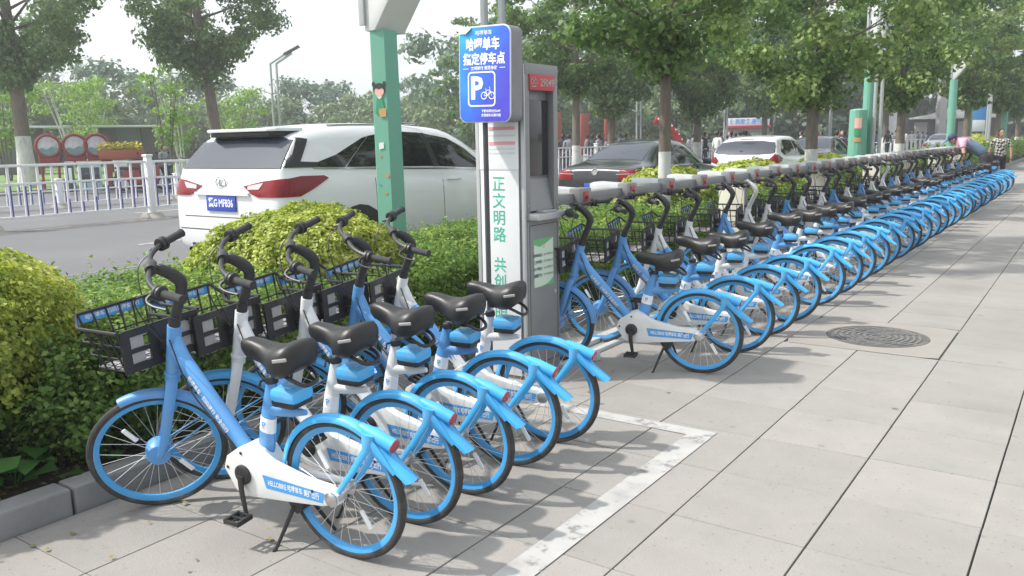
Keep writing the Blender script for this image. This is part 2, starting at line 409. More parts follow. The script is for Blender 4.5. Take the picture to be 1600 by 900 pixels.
# kerbs and verge
verge = sheet('verge_soil', -6.35, -3.99, -8, 200, .05, soil_m, thick=.3)
kerb = thing('kerb', None, None); kerb['kind'] = 'structure'
kb = MB(); kb.bbox((0, 0, .02), (.15, .985, .21), .012); ko = kb.build('kerb_stone', kerb_m, smooth=False); km = ko.data; bpy.data.objects.remove(ko)
for k in range(-6, 70):
    o = bpy.data.objects.new('kerb_stone', km); COL.objects.link(o); o.parent = kerb; o.location = (-3.885 + random.uniform(-.004, .004), k * 1.0 + .35, random.uniform(-.004, .004)); o.rotation_euler = (0, 0, random.uniform(-.004, .004))
o = MB().box((-3.885, 135, .02), (.14, 130, .2)).build('far_kerb', kerb_m, kerb, smooth=False)
rk = MB().box((-6.42, 95, .13), (.13, 210, .36)).build('road_kerb', kerb_m, smooth=False); rk['kind'] = 'structure'
road = sheet('road', -30, -6.48, -40, 260, .2, asph_m, thick=.5)
fk = MB().box((-30.08, 110, .2), (.16, 300, .3)).build('far_kerb', kerb_m, smooth=False); fk['kind'] = 'structure'
sheet('lawn', -110, -30.16, -60, 46, .30, lawn_m, thick=.6)
sheet('plaza', -110, -30.16, 46, 260, .28, plaza_m, thick=.6)
b = MB(); strip(b, -16.45, -16.3, -40, 260, .205); o = b.build('yellow_lane_line', ypaint_m, smooth=False, recalc=False); o['kind'] = 'structure'
b = MB()
for k in range(-4, 30): strip(b, -12.27, -12.15, k * 6 + 1.35, k * 6 + 3.35 + .9, .205)
strip(b, -9.95, -9.85, -40, 260, .205) if False else None
for k in range(-4, 24): strip(b, -18.4, -18.25, k * 9 + 2, k * 9 + 8, .205)
o = b.build('white_lane_line', paint_m, smooth=False, recalc=False); o['kind'] = 'structure'
b = MB(); strip(b, -9.98, -9.93, -30, 200, .2045); o = b.build('parking_lane_line', mat('very_faded_paint', (.19, .19, .19), .9, var=.1), smooth=False, recalc=False); o['kind'] = 'structure'
# ------------------------------------------------------------------ shared bicycles
# local frame: x forward, y to the rider's left, z up; origin where the rear tyre touches the ground
HX0, HX1 = Vector((.885, 0, .915)), Vector((.948, 0, .69))
HD = (HX0 - HX1).normalized()
FH = Vector((1.105, 0, .305))
STEER = []          # names of the parts that turn with the fork
def wheel(parent, c, drum=False, kind='rear_wheel'):
    b = MB(); k = 6
    prof = [(.262, -.012), (.275, -.014), (.277, .0), (.275, .014), (.262, .012), (.250, .005), (.250, -.005)]
    b.lathe(prof, c, 'y', 48, closed=True); w_ = b.build(kind, M_['rim'], parent)
    b = MB(); b.torus(.287, .018, c, 'y', 56, 10, ry=.0185); b.build('tyre', M_['tyre'], w_)
    b = MB()
    for i in range(28):
        a = 2 * PI * i / 28; s_ = 1 if i % 2 else -1; a2 = a + (.32 if (i // 2) % 2 else -.32)
        p = Vector(c) + Vector((.252 * math.cos(a), 0, .252 * math.sin(a))); q = Vector(c) + Vector((.028 * math.cos(a2), s_ * .028, .028 * math.sin(a2)))
        b.tube([p, q], .0013, 3, caps=False)
    b.build('spokes', M_['spoke'], w_)
    b = MB()
    if drum: b.lathe([(0, -.05), (.05, -.045), (.058, -.03), (.058, .03), (.05, .045), (0, .05)], c, 'y', 20)
    else: b.lathe([(0, -.06), (.018, -.055), (.020, -.03), (.034, -.028), (.034, -.024), (.018, -.02), (.018, .02), (.034, .024), (.034, .028), (.020, .03), (.018, .055), (0, .06)], c, 'y', 16)
    b.build('hub', M_['blue'] if drum else M_['steel'], w_)
    for a in (50, 230): 
        b = MB(); p = Vector(c) + Vector((.15 * math.cos(R_(a)), 0, .15 * math.sin(R_(a)))); b.bbox(p, (.085, .008, .022), .003, rot=Matrix.Rotation(-R_(a + 10), 3, 'Y')); b.build('spoke_reflector', M_['lwhite'], w_)
    return w_

def fender(b, c, r, a0, a1, n, hw, drop, flare=0, wide=None):
    rings = []
    for i in range(n + 1):
        t = i / n; a = R_(a0 + (a1 - a0) * t); R1 = r + (flare * max(0, (t - .86) / .14) ** 1.6 if flare else 0)
        h = hw * (wide(t) if wide else 1)
        prof = [(-h, -drop), (-h * .93, -drop * .3), (-h * .6, 0.004), (0, .008), (h * .6, .004), (h * .93, -drop * .3), (h, -drop)]
        prof += [(y * .88, z - .005) for y, z in prof[::-1]]
        rings.append([Vector((c[0] + (R1 + z) * math.cos(a), y, c[1] + (R1 + z) * math.sin(a))) for y, z in prof])
    k = len(rings[0]); vs = [p for g in rings for p in g]; fs = []
    for i in range(n):
        for j in range(k): fs.append((i * k + j, i * k + (j + 1) % k, (i + 1) * k + (j + 1) % k, (i + 1) * k + j))
    fs += [tuple(range(k))[::-1], tuple(n * k + j for j in range(k))]
    b.add(vs, fs)

def make_bike(white, stem_grey=False):
    t = thing('shared_bicycle', 'proto', 'bicycle')
    main = M_['white'] if white else M_['blue']
    if stem_grey: main = M_['white']
    wheel(t, (0, 0, .305)); 
    # frame: fat down tube, head tube, seat tube
    b = MB()
    b.tube([V(.53, 0, .385), V(.70, 0, .575), V(.86, 0, .755), V(.918, 0, .80)], [.037, .038, .040, .034], 14, flat=.82, side=(0, 1, 0))
    b.tube([HX0, HX1], [.031, .031], 16)
    b.tube([V(.80, 0, .70), V(.87, 0, .79), V(.893, 0, .87)], [.02, .035, .026], 12, flat=.8, side=(0, 1, 0))
    b.lathe([(.031, 0), (.038, .004), (.038, .014), (.031, .018)], (0, 0, 0), 'z', 16, M=Matrix.Translation(HX1 - HD * .012) @ HD.to_track_quat('Z', 'Y').to_matrix().to_4x4())
    fr = b.build('frame', main, t)
    b = MB(); b.tube([V(.43, 0, .38), V(.405, 0, .45), V(.38, 0, .56), V(.345, 0, .68), V(.33, 0, .74)], [.044, .042, .038, .030, .024], 14, flat=.62, side=(0, 1, 0))
    b.tube([V(.16, 0, .615), V(.24, 0, .605), V(.36, 0, .60)], [.012, .022, .03], 10, flat=.7, side=(0, 1, 0))
    b.build('seat_tube', M_['blue'] if not white else M_['white'], t)
    b = MB(); b.tube([V(.394, 0, .50), V(.378, 0, .565)], [.0405, .0385], 14, flat=.64, side=(0, 1, 0)); b.build('number_band', M_['lwhite'], t)
    text_on('P', .045, frame_m((.386, .0275, .532), (-1, 0, .05), (-.22, 0, 1)), M_['lblue'], t, bold=.01)
    if white:   # blue inlay on the down tube
        b = MB(); b.tube([V(.56, 0, .42), V(.70, 0, .577), V(.84, 0, .733)], [.0345, .0405, .040], 12, flat=.86, side=(0, 1, 0)); b.build('tube_inlay', M_['blue'], t)
    d = (V(.56, 0, .42) - V(.86, 0, .755)).normalized()
    text_on('哈啰单车 · 扫码骑行 安全出行', .030, frame_m((.705, .0345 if not white else .0375, .582), d, V(0, 0, 1)), M_['lwhite'], t, bold=.015, width=.30)
    # seat post, clamp, saddle
    b = MB(); b.tube([V(.335, 0, .72), V(.302, 0, .845)], .0135, 10); b.build('seat_post', M_['steel'], t)
    b = MB(); b.lathe([(.026, -.014), (.028, 0), (.026, .014)], (.331, 0, .735), 'z', 14); b.tube([V(.335, .0, .74), V(.36, .035, .735), V(.345, .06, .72)], .006, 6); b.build('seat_clamp', M_['black'], t)
    st = [(.462, .012, .885, .868), (.455, .028, .899, .848), (.43, .037, .908, .832), (.39, .040, .906, .824), (.34, .046, .897, .815), (.30, .064, .890, .800), (.26, .090, .892, .785), (.22, .108, .904, .780), (.185, .113, .916, .785), (.155, .104, .922, .800), (.134, .078, .918, .822), (.124, .035, .903, .850)]
    b = MB(); rings = []; nk = 16
    for (x, hw, zt, zb) in st:
        g = []
        for j in range(nk):
            a = 2 * PI * j / nk; cy = math.copysign(abs(math.cos(a)) ** .75, math.cos(a)) * hw; sz = math.sin(a)
            z = (zt - (abs(cy) / hw) ** 2 * min(.020, hw * .25)) if sz > 0.01 else zb + .01
            z = ((zt + zb) / 2) + (z - (zt + zb) / 2) * min(1, abs(sz) * 1.6) if sz != 0 else (zt + zb) / 2
            if sz < 0: z = ((zt + zb) / 2) - ((zt - zb) / 2) * min(1, abs(sz) * 1.5) 
            g.append(V(x, cy, z))
        rings.append(g)
    vs = [p for g in rings for p in g]; fs = [(i * nk + j, i * nk + (j + 1) % nk, (i + 1) * nk + (j + 1) % nk, (i + 1) * nk + j) for i in range(len(st) - 1) for j in range(nk)]
    fs += [tuple(range(nk)), tuple((len(st) - 1) * nk + j for j in range(nk))[::-1]]
    b.add(vs, fs); sd = b.build('saddle', M_['saddle'], t, ang=80)
    b = MB(); b.bbox((.30, 0, .84), (.06, .045, .025), .006); b.build('saddle_rail', M_['black'], sd)
    b = MB(); b.tube(smooth_path([V(.23, .055, .80), V(.155, .062, .775), V(.115, .034, .748), V(.115, -.034, .748), V(.155, -.062, .775), V(.23, -.055, .80)], 4), .0085, 8)
    b.bbox((.27, 0, .795), (.11, .07, .05), .010); b.build('bumper_loop', M_['black'], sd)
    b = MB(); b.bbox((.165, .104, .868), (.062, .010, .014), .003, rot=Matrix.Rotation(R_(14), 3, 'Z') @ Matrix.Rotation(R_(8), 3, 'Y')); b.build('saddle_label', M_['deck'], sd)
    # lock box on the rear stay
    b = MB(); b.bbox((.228, 0, .690), (.135, .125, .060), .024); b.bbox((.235, 0, .722), (.07, .06, .012), .005); lb = b.build('lock_box', M_['cyan'], t)
    b = MB(); b.bbox((.230, 0, .660), (.125, .117, .040), .014); b.build('lock_box_base', M_['black'], lb)
    # rear fender, tail horn, reflector, struts
    b = MB(); fender(b, (0, .305), .320, 12, 163, 34, .0275, .019, flare=.055, wide=lambda t: 1 + .25 * max(0, (t - .6) / .4))
    b.tube([V(-.12, 0, .600), V(-.18, 0, .575), V(-.235, 0, .556), V(-.276, 0, .542)], [.018, .030, .029, .029], 14, flat=.95, side=(0, 1, 0))
    for s_ in (1, -1):
        b.tube([V(-.175, s_ * .030, .585), V(-.165, s_ * .040, .52), V(-.09, s_ * .050, .415), V(0, s_ * .062, .30)], [.030, .018, .014, .013], 8, flat=.35, side=(0, 1, 0))
        b.tube([V(-.175, s_ * .030, .56), V(-.235, s_ * .034, .50), V(-.29, s_ * .034, .44)], [.022, .016, .008], 8, flat=.35, side=(0, 1, 0))
    rf = b.build('rear_fender', M_['cyan'], t)
    b = MB(); ax = (V(-.276, 0, .542) - V(-.235, 0, .556)).normalized()
    b.lathe([(0, -.004), (.0275, -.004), (.0275, .003), (.022, .006), (0, .007)], (0, 0, 0), 'z', 18, M=Matrix.Translation(V(-.276, 0, .542) + ax * .002) @ ax.to_track_quat('Z', 'Y').to_matrix().to_4x4()); b.build('reflector', M_['red'], rf)
    # chain case and lower frame
    out = [(.605, .325), (.578, .385), (.505, .432), (.45, .448), (.395, .43), (.335, .395), (.15, .352), (.03, .342), (-.028, .318), (-.03, .278), (.06, .255), (.28, .232), (.48, .212), (.545, .228)]
    b = MB(); b.prism(out, .034, .080, 'xz', bev=.008)
    b.prism([(.60, .325), (.575, .385), (.505, .43), (.45, .445), (.395, .428), (.35, .36), (.36, .26), (.48, .216), (.545, .23)], -.045, .036, 'xz', bev=.012)
    b.tube([V(.42, -.035, .34), V(.34, -.045, .31), V(0, -.062, .305)], [.03, .018, .014], 8)
    cc = b.build('chain_case', M_['white'], t, ang=40)
    b = MB(); b.add([(.375, .0812, .335), (.36, .0812, .275), (.05, .0812, .272), (.035, .0812, .318)], [(0, 1, 2, 3)]); b.build('case_decal', M_['lblue'], cc, smooth=False, recalc=False)
    text_on('HELLOBIKE 哈啰单车 美好出行', .033, frame_m((.205, .0825, .300), (-1, 0, -.03), (0, 0, 1)), M_['lwhite'], cc, bold=.02, width=.28)
    b = MB(); b.lathe([(.030, 0), (.032, .008), (.02, .016), (0, .017)], (0, .08, .30), 'y', 14); b.bbox((-.005, .05, .30), (.05, .05, .03), .006); b.build('axle_nut', M_['steel'], cc)
    for (bx_, bz_) in ((.578, .333), (.487, .412), (.10, .315)):
        b = MB(); b.lathe([(0, .079), (.0075, .079), (.0065, .083), (0, .0835)], (bx_, 0, bz_), 'y', 10); b.build('case_bolt', M_['black'], cc)
    b = MB(); b.tube(smooth_path([V(.885, .038, .86), V(.80, .047, .66), V(.68, .046, .53), V(.57, .044, .42)], 4), .0035, 5); b.build('brake_cable', M_['black'], fr)
    # cranks
    b = MB(); b.lathe([(.044, .078), (.044, .09), (.036, .096), (.02, .098), (0, .098)], (.487, 0, .315), 'y', 20)
    b.tube(smooth_path([V(.487, .10, .315), V(.489, .102, .25), V(.481, .106, .20), V(.473, .108, .145)], 3), [.017, .016, .0155, .015, .0145, .014, .0135, .013, .012, .012], 8, flat=.55, side=(0, 1, 0)); c1 = b.build('crank', M_['black'], t)
    b = MB(); b.tube([V(.473, .10, .148), V(.473, .18, .148)], .006, 6)
    for dx in (-.036, .036): b.bbox((.473 + dx, .155, .146), (.014, .085, .022), .003)
    for dy in (.118, .155, .192): b.bbox((.473, dy, .146), (.075, .010, .018), .002)
    b.build('pedal', M_['black'], c1)
    b = MB(); b.tube(smooth_path([V(.487, -.075, .315), V(.485, -.08, .38), V(.493, -.085, .43), V(.501, -.088, .485)], 3), .013, 8, flat=.55, side=(0, 1, 0)); c2 = b.build('crank', M_['black'], t)
    b = MB(); b.tube([V(.501, -.08, .482), V(.501, -.16, .482)], .006, 6)
    for dx in (-.036, .036): b.bbox((.501 + dx, -.135, .482), (.014, .085, .022), .003)
    for dy in (-.098, -.135, -.172): b.bbox((.501, dy, .482), (.075, .010, .018), .002)
    b.build('pedal', M_['black'], c2)
    # kickstand
    b = MB(); b.prism([(.29, .238), (.19, .238), (.205, .19), (.235, .165), (.265, .19)], -.02, .05, 'xz', bev=.005)
    b.tube([V(.25, .045, .20), V(.285, .075, .11), V(.32, .115, .012)], [.010, .009, .007], 8); b.tube([V(.32, .115, .012), V(.325, .12, .004)], [.012, .012], 8)
    b.tube([V(.21, -.02, .20), V(.19, -.06, .11), V(.175, -.10, .03)], [.009, .008, .007], 8)
    b.build('kickstand', M_['black'], t)
    # ---- everything below turns with the steering
    sp = []
    sp.append(wheel(t, tuple(FH), drum=True, kind='front_wheel'))
    b = MB()
    b.tube([HX1 - HD * .005, HX1 - HD * .04], [.032, .034], 14)
    for s_ in (1, -1):
        b.tube([V(.955, s_ * .012, .665), V(.972, s_ * .044, .625), V(1.02, s_ * .052, .49), V(1.06, s_ * .056, .38), V(1.103, s_ * .058, .302)], [.026, .026, .024, .021, .016], 10, flat=.5, side=(0, 1, 0))
    sp.append(b.build('fork', main, t))
    b = MB(); fender(b, (1.105, .305), .320, 72, 176, 24, .0275, .021, wide=lambda t: 1 + .35 * t)
    for s_ in (1, -1): b.tube([V(.83, s_ * .04, .43), V(1.09, s_ * .06, .31)], .004, 6)
    sp.append(b.build('front_fender', M_['blue'] if not white else M_['cyan'], t))
    b = MB(); b.tube([HX0, HX0 + HD * .045], [.026, .024], 14)
    pth = smooth_path([HX0 + HD * .03, V(.842, 0, 1.02), V(.812, 0, 1.095), V(.822, 0, 1.135), V(.86, 0, 1.175), V(.908, 0, 1.203)], 4)
    b.tube(pth, [.023 + .005 * max(0, math.sin(PI * min(1, max(0, (i - 6) / 13)))) for i in range(len(pth))], 14, flat=.8, side=(0, 1, 0))
    b.lathe([(.024, -.035), (.028, 0), (.024, .035)], (.908, 0, 1.203), 'y', 14)
    b.bbox((.862, 0, 1.178), (.095, .040, .024), .009, rot=Matrix.Rotation(R_(-32), 3, 'Y'))
    stem = b.build('stem', M_['grey'] if stem_grey else M_['black'], t); sp.append(stem)
    b = MB(); b.bbox((.856, 0, 1.196), (.065, .018, .004), .0015, rot=Matrix.Rotation(R_(-32), 3, 'Y')); b.build('stem_label', M_['deck'], stem)
    b = MB(); half = [V(.905, 0, 1.203), V(.914, .06, 1.203), V(.914, .14, 1.202), V(.897, .21, 1.20), V(.872, .265, 1.198), V(.85, .30, 1.196)]
    p1 = smooth_path(half, 4); p2 = [V(p.x, -p.y, p.z) for p in p1][::-1]
    b.tube(p2[:-1] + p1, .0115, 10); hb = b.build('handlebar', M_['black'], t); sp.append(hb)
    for s_ in (1, -1):
        b = MB(); b.tube([V(.862, s_ * .285, 1.197), V(.788, s_ * .372, 1.194)], [.0175, .0175], 12); b.lathe([(0, 0), (.020, 0), (.020, .006), (0, .008)], n=12, M=Matrix.Translation(V(.788, s_ * .372, 1.194)) @ V(-.074, s_ * .087, -.004).to_track_quat('Z', 'Y').to_matrix().to_4x4()); b.build('grip', M_['grip'], hb)
        b = MB(); q = V(-.074, s_ * .087, -.004).to_track_quat('Z', 'Y').to_matrix().to_4x4()
        b.lathe([(.018, 0), (.030, .004), (.032, .018), (.026, .022), (.032, .026), (.032, .036), (.02, .04)], n=14, M=Matrix.Translation(V(.884, s_ * .258, 1.198)) @ q)
        b.tube(smooth_path([V(.89, s_ * .245, 1.195), V(.925, s_ * .27, 1.178), V(.905, s_ * .31, 1.165), V(.855, s_ * .355, 1.158)], 3), [.008] * 3 + [.006] * 7, 6, flat=.7)
        b.build('brake_lever', M_['black'], hb)
        b = MB(); b.tube(smooth_path([V(.905, s_ * .235, 1.19), V(.985, s_ * .17, 1.14), V(.985, s_ * .07, .99), V(.95, s_ * .02, .86)], 4), .003, 5); b.build('brake_cable', M_['black'], hb)
    # basket
    b = MB(); zb_, zt, xf, xb = .735, .925, 1.30, .985
    yT, yB = .215, .165
    def pt(u, v, zz):     # u along depth 0..1 , v -1..1 , zz 0..1
        yy = yB + (yT - yB) * zz; xx = xb + (1.245 - xb) * u + (xf - 1.245) * u * zz; return V(xx, v * yy, zb_ + (zt - zb_) * zz)
    b.tube([pt(0, -1, 1), pt(.85, -1, 1), pt(1, -.85, 1) + V(0, 0, .05), pt(1, .85, 1) + V(0, 0, .05), pt(.85, 1, 1), pt(0, 1, 1)], .0085, 6)
    for zz in (0, .33, .66):
        b.tube([pt(0, -1, zz), pt(.9, -1, zz), pt(1, -.9, zz), pt(1, .9, zz), pt(.9, 1, zz), pt(0, 1, zz)], .0045, 5)
    for v in (-.8, -.48, -.16, .16, .48, .8): b.tube([pt(0, v, 0), pt(1, v, 0), pt(1, v, 1) + V(0, 0, .045)], .005, 5)
    for u in (.2, .45, .7):
        for s_ in (1, -1): b.tube([pt(u, s_, 1), pt(u, s_, 0), pt(u, 0, 0)], .005, 5)
    # rear panel with slots
    for yy, w_ in ((0, .13), (.184, .042), (-.184, .042)): b.box((.985, yy * .99, .832), (.012, w_, .19))
    for z0, h_ in ((.912, .034), (.831, .020), (.756, .036)): b.box((.9855, 0, z0), (.0115, .385 if z0 > .85 else .36, h_))
    bs = b.build('basket', M_['black'], t)
    b = MB(); b.box((1.11, 0, .734), (.24, .30, .005)); b.build('basket_floor', M_['deck'], bs, smooth=False)
    for yy in (.122, -.122):
        b = MB(); b.box((.988, yy, .833), (.003, .062, .12)); b.build('slot_plate', M_['deck'], bs, smooth=False)
    b = MB(); b.bbox((1.302, 0, .950), (.006, .35, .042), .002, rot=Matrix.Rotation(R_(8), 3, 'Y')); b.build('basket_label', M_['lblue'], bs)
    text_on('哈啰单车  扫码免押金骑行', .024, frame_m((1.2975, 0, .951), (0, -1, 0), (.12, 0, 1)), M_['lwhite'], bs, bold=.01, width=.28)
    b = MB(); b.bbox((.955, 0, .83), (.06, .05, .05), .008); b.ball((.965, .0, .77), (.02, .02, .02)); b.build('basket_bracket', M_['black'], bs)
    for o in sp: o['steer'] = 1
    return t

proto_blue = make_bike(False); proto_white = make_bike(True); proto_grey = make_bike(True, True)
CM = child_map()
used = set()
def steer_m(a): return Matrix.Translation(HX1) @ Matrix.Rotation(a, 4, HD) @ Matrix.Translation(-HX1)
def turn_cranks(o, a):
    C_ = V(.487, 0, .315); Q = Matrix.Translation(C_) @ Matrix.Rotation(R_(a), 4, 'Y') @ Matrix.Translation(-C_)
    for c in COL.objects:
        if c.parent == o and c.name.split('.')[0] == 'crank': c.matrix_local = Q
def place_bike(proto, x, y, yaw_deg, lean, steer, label, group):
    o = proto if proto.name not in used else copy_tree(proto, CM)
    used.add(proto.name)
    o['label'] = label; o['category'] = 'bicycle'; o['group'] = group
    o.matrix_world = Matrix.Translation((x, y, 0)) @ Matrix.Rotation(R_(yaw_deg), 4, 'Z') @ Matrix.Rotation(-R_(lean), 4, 'X')
    SM = steer_m(R_(steer)); ST = None
    for c in [c for c in COL.objects if c.parent == o and c.get('steer')]: c.matrix_local = SM; 
    dz = random.uniform(-.022, .030)
    if abs(y - 2.261) > .01:
        for c in COL.objects:
            if c.parent == o and c.name.split('.')[0] in ('saddle', 'seat_post'): c.matrix_local = Matrix.Translation((0, 0, dz)) @ Matrix.Translation((.3, 0, .85)) @ Matrix.Rotation(R_(random.uniform(-4, 5)), 4, 'Z') @ Matrix.Rotation(R_(random.uniform(-3, 3)), 4, 'Y') @ Matrix.Translation((-.3, 0, -.85))
    if abs(y - 2.261) > .01 and abs(y - 5.607) > .01: turn_cranks(o, random.uniform(-70, 200))
    return o
order = ['first', 'second', 'third', 'fourth', 'fifth', 'sixth', 'seventh', 'eighth', 'ninth', 'tenth', 'eleventh', 'twelfth', 'thirteenth', 'fourteenth', 'fifteenth', 'sixteenth', 'seventeenth', 'eighteenth', 'nineteenth', 'twentieth', 'twenty-first', 'twenty-second', 'twenty-third', 'twenty-fourth', 'twenty-fifth', 'twenty-sixth', 'twenty-seventh', 'twenty-eighth', 'last']
left = [(proto_blue, -2.408, 2.261, 185.2, 4.6, 50, 'nearest bicycle of all, blue frame, at the left end of the group before the kiosk'),
        (proto_white, -2.418, 2.630, 185.6, 4.6, 47, 'white necked bicycle standing second from the camera, its grip over the yellow bush'),
        (proto_white, -2.408, 3.015, 183.8, 5.4, 42, 'white necked bicycle in the middle of the five beside the hedge'),
        (proto_blue, -2.428, 3.437, 188.0, 3.9, 52, 'blue bicycle with turned handlebar, second of the five back from the kiosk'),
        (proto_white, -2.429, 3.832, 189.9, 4.9, 43, 'white necked bicycle with turned handlebar, right beside the kiosk')]
for a in left: place_bike(*a, 'shared bicycles parked in a group before the kiosk')
ys = [5.607, 6.308, 6.974, 7.62, 8.52, 9.234, 9.925, 10.615, 11.325, 12.204, 12.856, 13.613, 14.591, 15.277, 16.222, 16.884, 17.504, 18.366, 19.092, 19.873, 20.90, 21.831, 22.80, 23.752, 24.766, 25.588, 26.43, 27.158, 28.013]
kinds = 'BBWWBGWBWWBWBWGBWBBWBWWBGBWBB'
prj = dict(B=proto_blue, W=proto_white, G=proto_grey)
yaws = [191, 191.5, 191, 190.5, 188]
steers = [0, 4, -3, 2, -6]
word = dict(B='blue necked', W='white necked', G='white bicycle with a silver stem,')
CM = child_map()
for i, y in enumerate(ys):
    yw = yaws[i] if i < 5 else 188.5 + 3.4 * math.sin(i * 1.7) + random.uniform(-1, 1); st_ = steers[i] if i < 5 else 9 * math.sin(i * 2.3)
    k = kinds[i]
    lab = ('%s %s %s in the dock row counted from the kiosk' % (word[k], 'bicycle', order[i])) if k != 'G' else 'white bicycle with a silver stem, %s in the dock row counted from the kiosk' % order[i]
    place_bike(prj[k], -2.262 + .02 * math.sin(i * 3.1), y, yw, 4.0 + 1.8 * math.sin(i * 1.3), st_, lab, 'shared bicycles lined up along the dock rail')

# ------------------------------------------------------------------ dock rail
dock_m = mat('dock_grey_metal', (.23, .235, .235), .42, metal=.25, var=.06, scale=6, dirt=(.22, .22, .21), dirt_amt=.4, dirt_scale=5)
dock2_m = mat('dock_white_metal', (.56, .58, .59), .35, metal=.1, var=.05, scale=6, dirt=(.42, .42, .42), dirt_amt=.4, dirt_scale=6)
cream_m = mat('cream_post_metal', (.60, .575, .48), .55, var=.06, scale=3, dirt=(.40, .38, .33), dirt_amt=.5, dirt_scale=4)
redp_m = mat('red_plastic', (.42, .03, .03), .4)
t = thing('dock_rail', 'long grey metal rail holding the bicycle locks behind the row of bicycles', 'bike rail', (-3.36, 5.2, 0))
ye = 24.4
b = MB(); b.bbox((0, ye / 2 - .1, 1.242), (.12, ye, .078), .012); b.build('beam', dock_m, t)
for k in range(7):
    yp = 4.28 - .02 + 3.62 * (k - 0) 
    if k > 5: break
    b = MB(); b.bbox((-.12, yp, .62), (.30, .02, 1.2), .004); b.build('post_panel', cream_m, t)
    b = MB(); b.bbox((-.11, yp + .085, .64), (.26, .14, 1.30), .008); b.build('post', dock_m, t)
    b = MB(); b.bbox((-.05, yp + .08, .03), (.55, .24, .05), .008); b.build('foot_plate', dock2_m, t)
b = MB(); b.box((-.02, ye / 2, .020), (.08, ye, .04)); b.box((.16, ye / 2, .015), (.05, ye, .03)); b.build('ground_channel', dock2_m, t, smooth=False)
for y_ in (.32, ): 
    b = MB(); b.bbox((.10, y_, .04), (.42, .06, .07), .006); b.build('foot_plate', dock2_m, t)
ulist = []
for k in range(30):
    yk = 5.66 + .792 * k
    u = thing('dock_lock', '', 'bike lock', (-3.29, yk, 0), 0, 'lock units along the dock rail') if k == 0 else None
    if k == 0:
        b = MB(); b.bbox((0.0, 0, 1.245), (.10, .175, .145), .012); b.build('lock_body', dock_m, u)
        b = MB(); b.prism([(-.04, 1.185), (-.04, 1.312), (-.28, 1.325), (-.32, 1.312), (-.32, 1.225), (-.28, 1.21)], -.082, .082, 'xz', bev=.006); b.build('top_cover', dock2_m, u)
        b = MB(); b.bbox((.052, 0, 1.25), (.008, .075, .085), .003); pl = b.build('lock_plate', redp_m, u)
        b = MB(); b.lathe([(0, 0), (.014, 0), (.014, .006), (.010, .007), (0, .003)], (.056, 0, 1.245), 'x', 14); b.build('socket', M_['black'], pl)
        u0 = u; UCM = child_map()
    else:
        u = copy_tree(u0, UCM); u.location = (-3.29, yk, 0)
    u['label'] = 'grey bicycle lock unit with red plate, %s on the rail counted from the kiosk' % (order[k] if k < 28 else ('twenty-ninth' if k == 28 else 'last'))
# ------------------------------------------------------------------ kiosk
kg = mat('kiosk_grey_steel', (.235, .24, .245), .45, metal=.2, var=.06, scale=2, dirt=(.15, .15, .15), dirt_amt=.45, dirt_scale=3)
kl = mat('kiosk_edge_aluminium', (.44, .45, .46), .4, metal=.3, var=.04)
panel_w = mat('kiosk_white_panel', (.68, .70, .71), .45, var=.03, scale=2, dirt=(.45, .45, .43), dirt_amt=.3, dirt_scale=2.5)
dk0 = mat('seam_shadow_gap', (.02, .02, .02), .8)
glass_d = mat('dark_screen_glass', (.012, .013, .016), .12, coat=.5)
green_t = mat('green_lettering', (.06, .40, .29), .5)
pink_t = mat('pink_print', (.78, .36, .42), .6)
red_s = mat('red_sign_enamel', (.46, .045, .055), .45)
KX0, KX1, KY0, KY1, KH = -3.615, -3.205, 4.78, 5.205, 2.205
t = thing('rental_kiosk', 'tall grey bicycle rental kiosk with recessed screen and red number plate', 'kiosk', ((KX0 + KX1) / 2, (KY0 + KY1) / 2, 0))
def T(x, y, z): return (x - (KX0 + KX1) / 2, y - (KY0 + KY1) / 2, z)
b = MB()
hx, hy = (KX1 - KX0) / 2, (KY1 - KY0) / 2
# hollowed front: frame around the recess
b.bbox((-.032, 0, KH / 2), (2 * hx - .064, 2 * hy, KH), .008)
b.bbox((hx - .028, 0, .57), (.062, 2 * hy - .010, 1.14), .006)
b.bbox((hx - .03, -hy + .030, 1.665), (.056, .056, 1.05), .006); b.bbox((hx - .03, hy - .030, 1.66), (.056, .056, 1.05), .006)
b.bbox((hx - .028, 0, 2.160), (.062, 2 * hy - .010, .075), .006)
b.build('housing', kg, t)
b = MB(); b.prism([(hx - .055, 1.42), (hx - .012, 1.20), (hx - .055, 1.20)], -hy + .06, hy - .06, 'xz'); b.build('keypad_panel', kg, t)
b = MB(); b.bbox((hx - .052, .0, 1.70), (.012, 2 * hy - .14, .52), .004); b.build('screen', glass_d, t)
b = MB(); b.bbox((hx + .03, 0, 1.165), (.13, 2 * hy - .03, .045), .008); b.bbox((hx + .03, 0, 1.195), (.07, .16, .012), .003); b.build('shelf', kl, t)
for y0_, y1_, z0_, z1_ in ((-hy + .03, hy - .03, .10, .104), (-hy + .03, hy - .03, 1.10, 1.104), (-hy + .03, -hy + .034, .10, 1.10), (hy - .034, hy - .03, .10, 1.10)):
    b = MB(); b.box((hx + .0035, (y0_ + y1_) / 2, (z0_ + z1_) / 2), (.002, y1_ - y0_, z1_ - z0_)); b.build('door_seam', dk0, t, smooth=False)
b = MB(); b.lathe([(0, 0), (.014, 0), (.014, .006), (0, .008)], (hx + .003, hy - .07, .60), 'x', 14); b.build('door_lock', kl, t)
for y_, z_ in ((-hy + .02, 2.16), (hy - .02, 2.16), (-hy + .02, 1.24), (hy - .02, 1.24)):
    b = MB(); b.lathe([(0, 0), (.006, 0), (.005, .003), (0, .004)], (hx + .003, y_, z_), 'x', 8); b.build('screw', kl, t)
b = MB(); b.bbox((hx + .001, 0, 2.075), (.012, 2 * hy - .11, .105), .002); rs = b.build('number_plate', red_s, t)
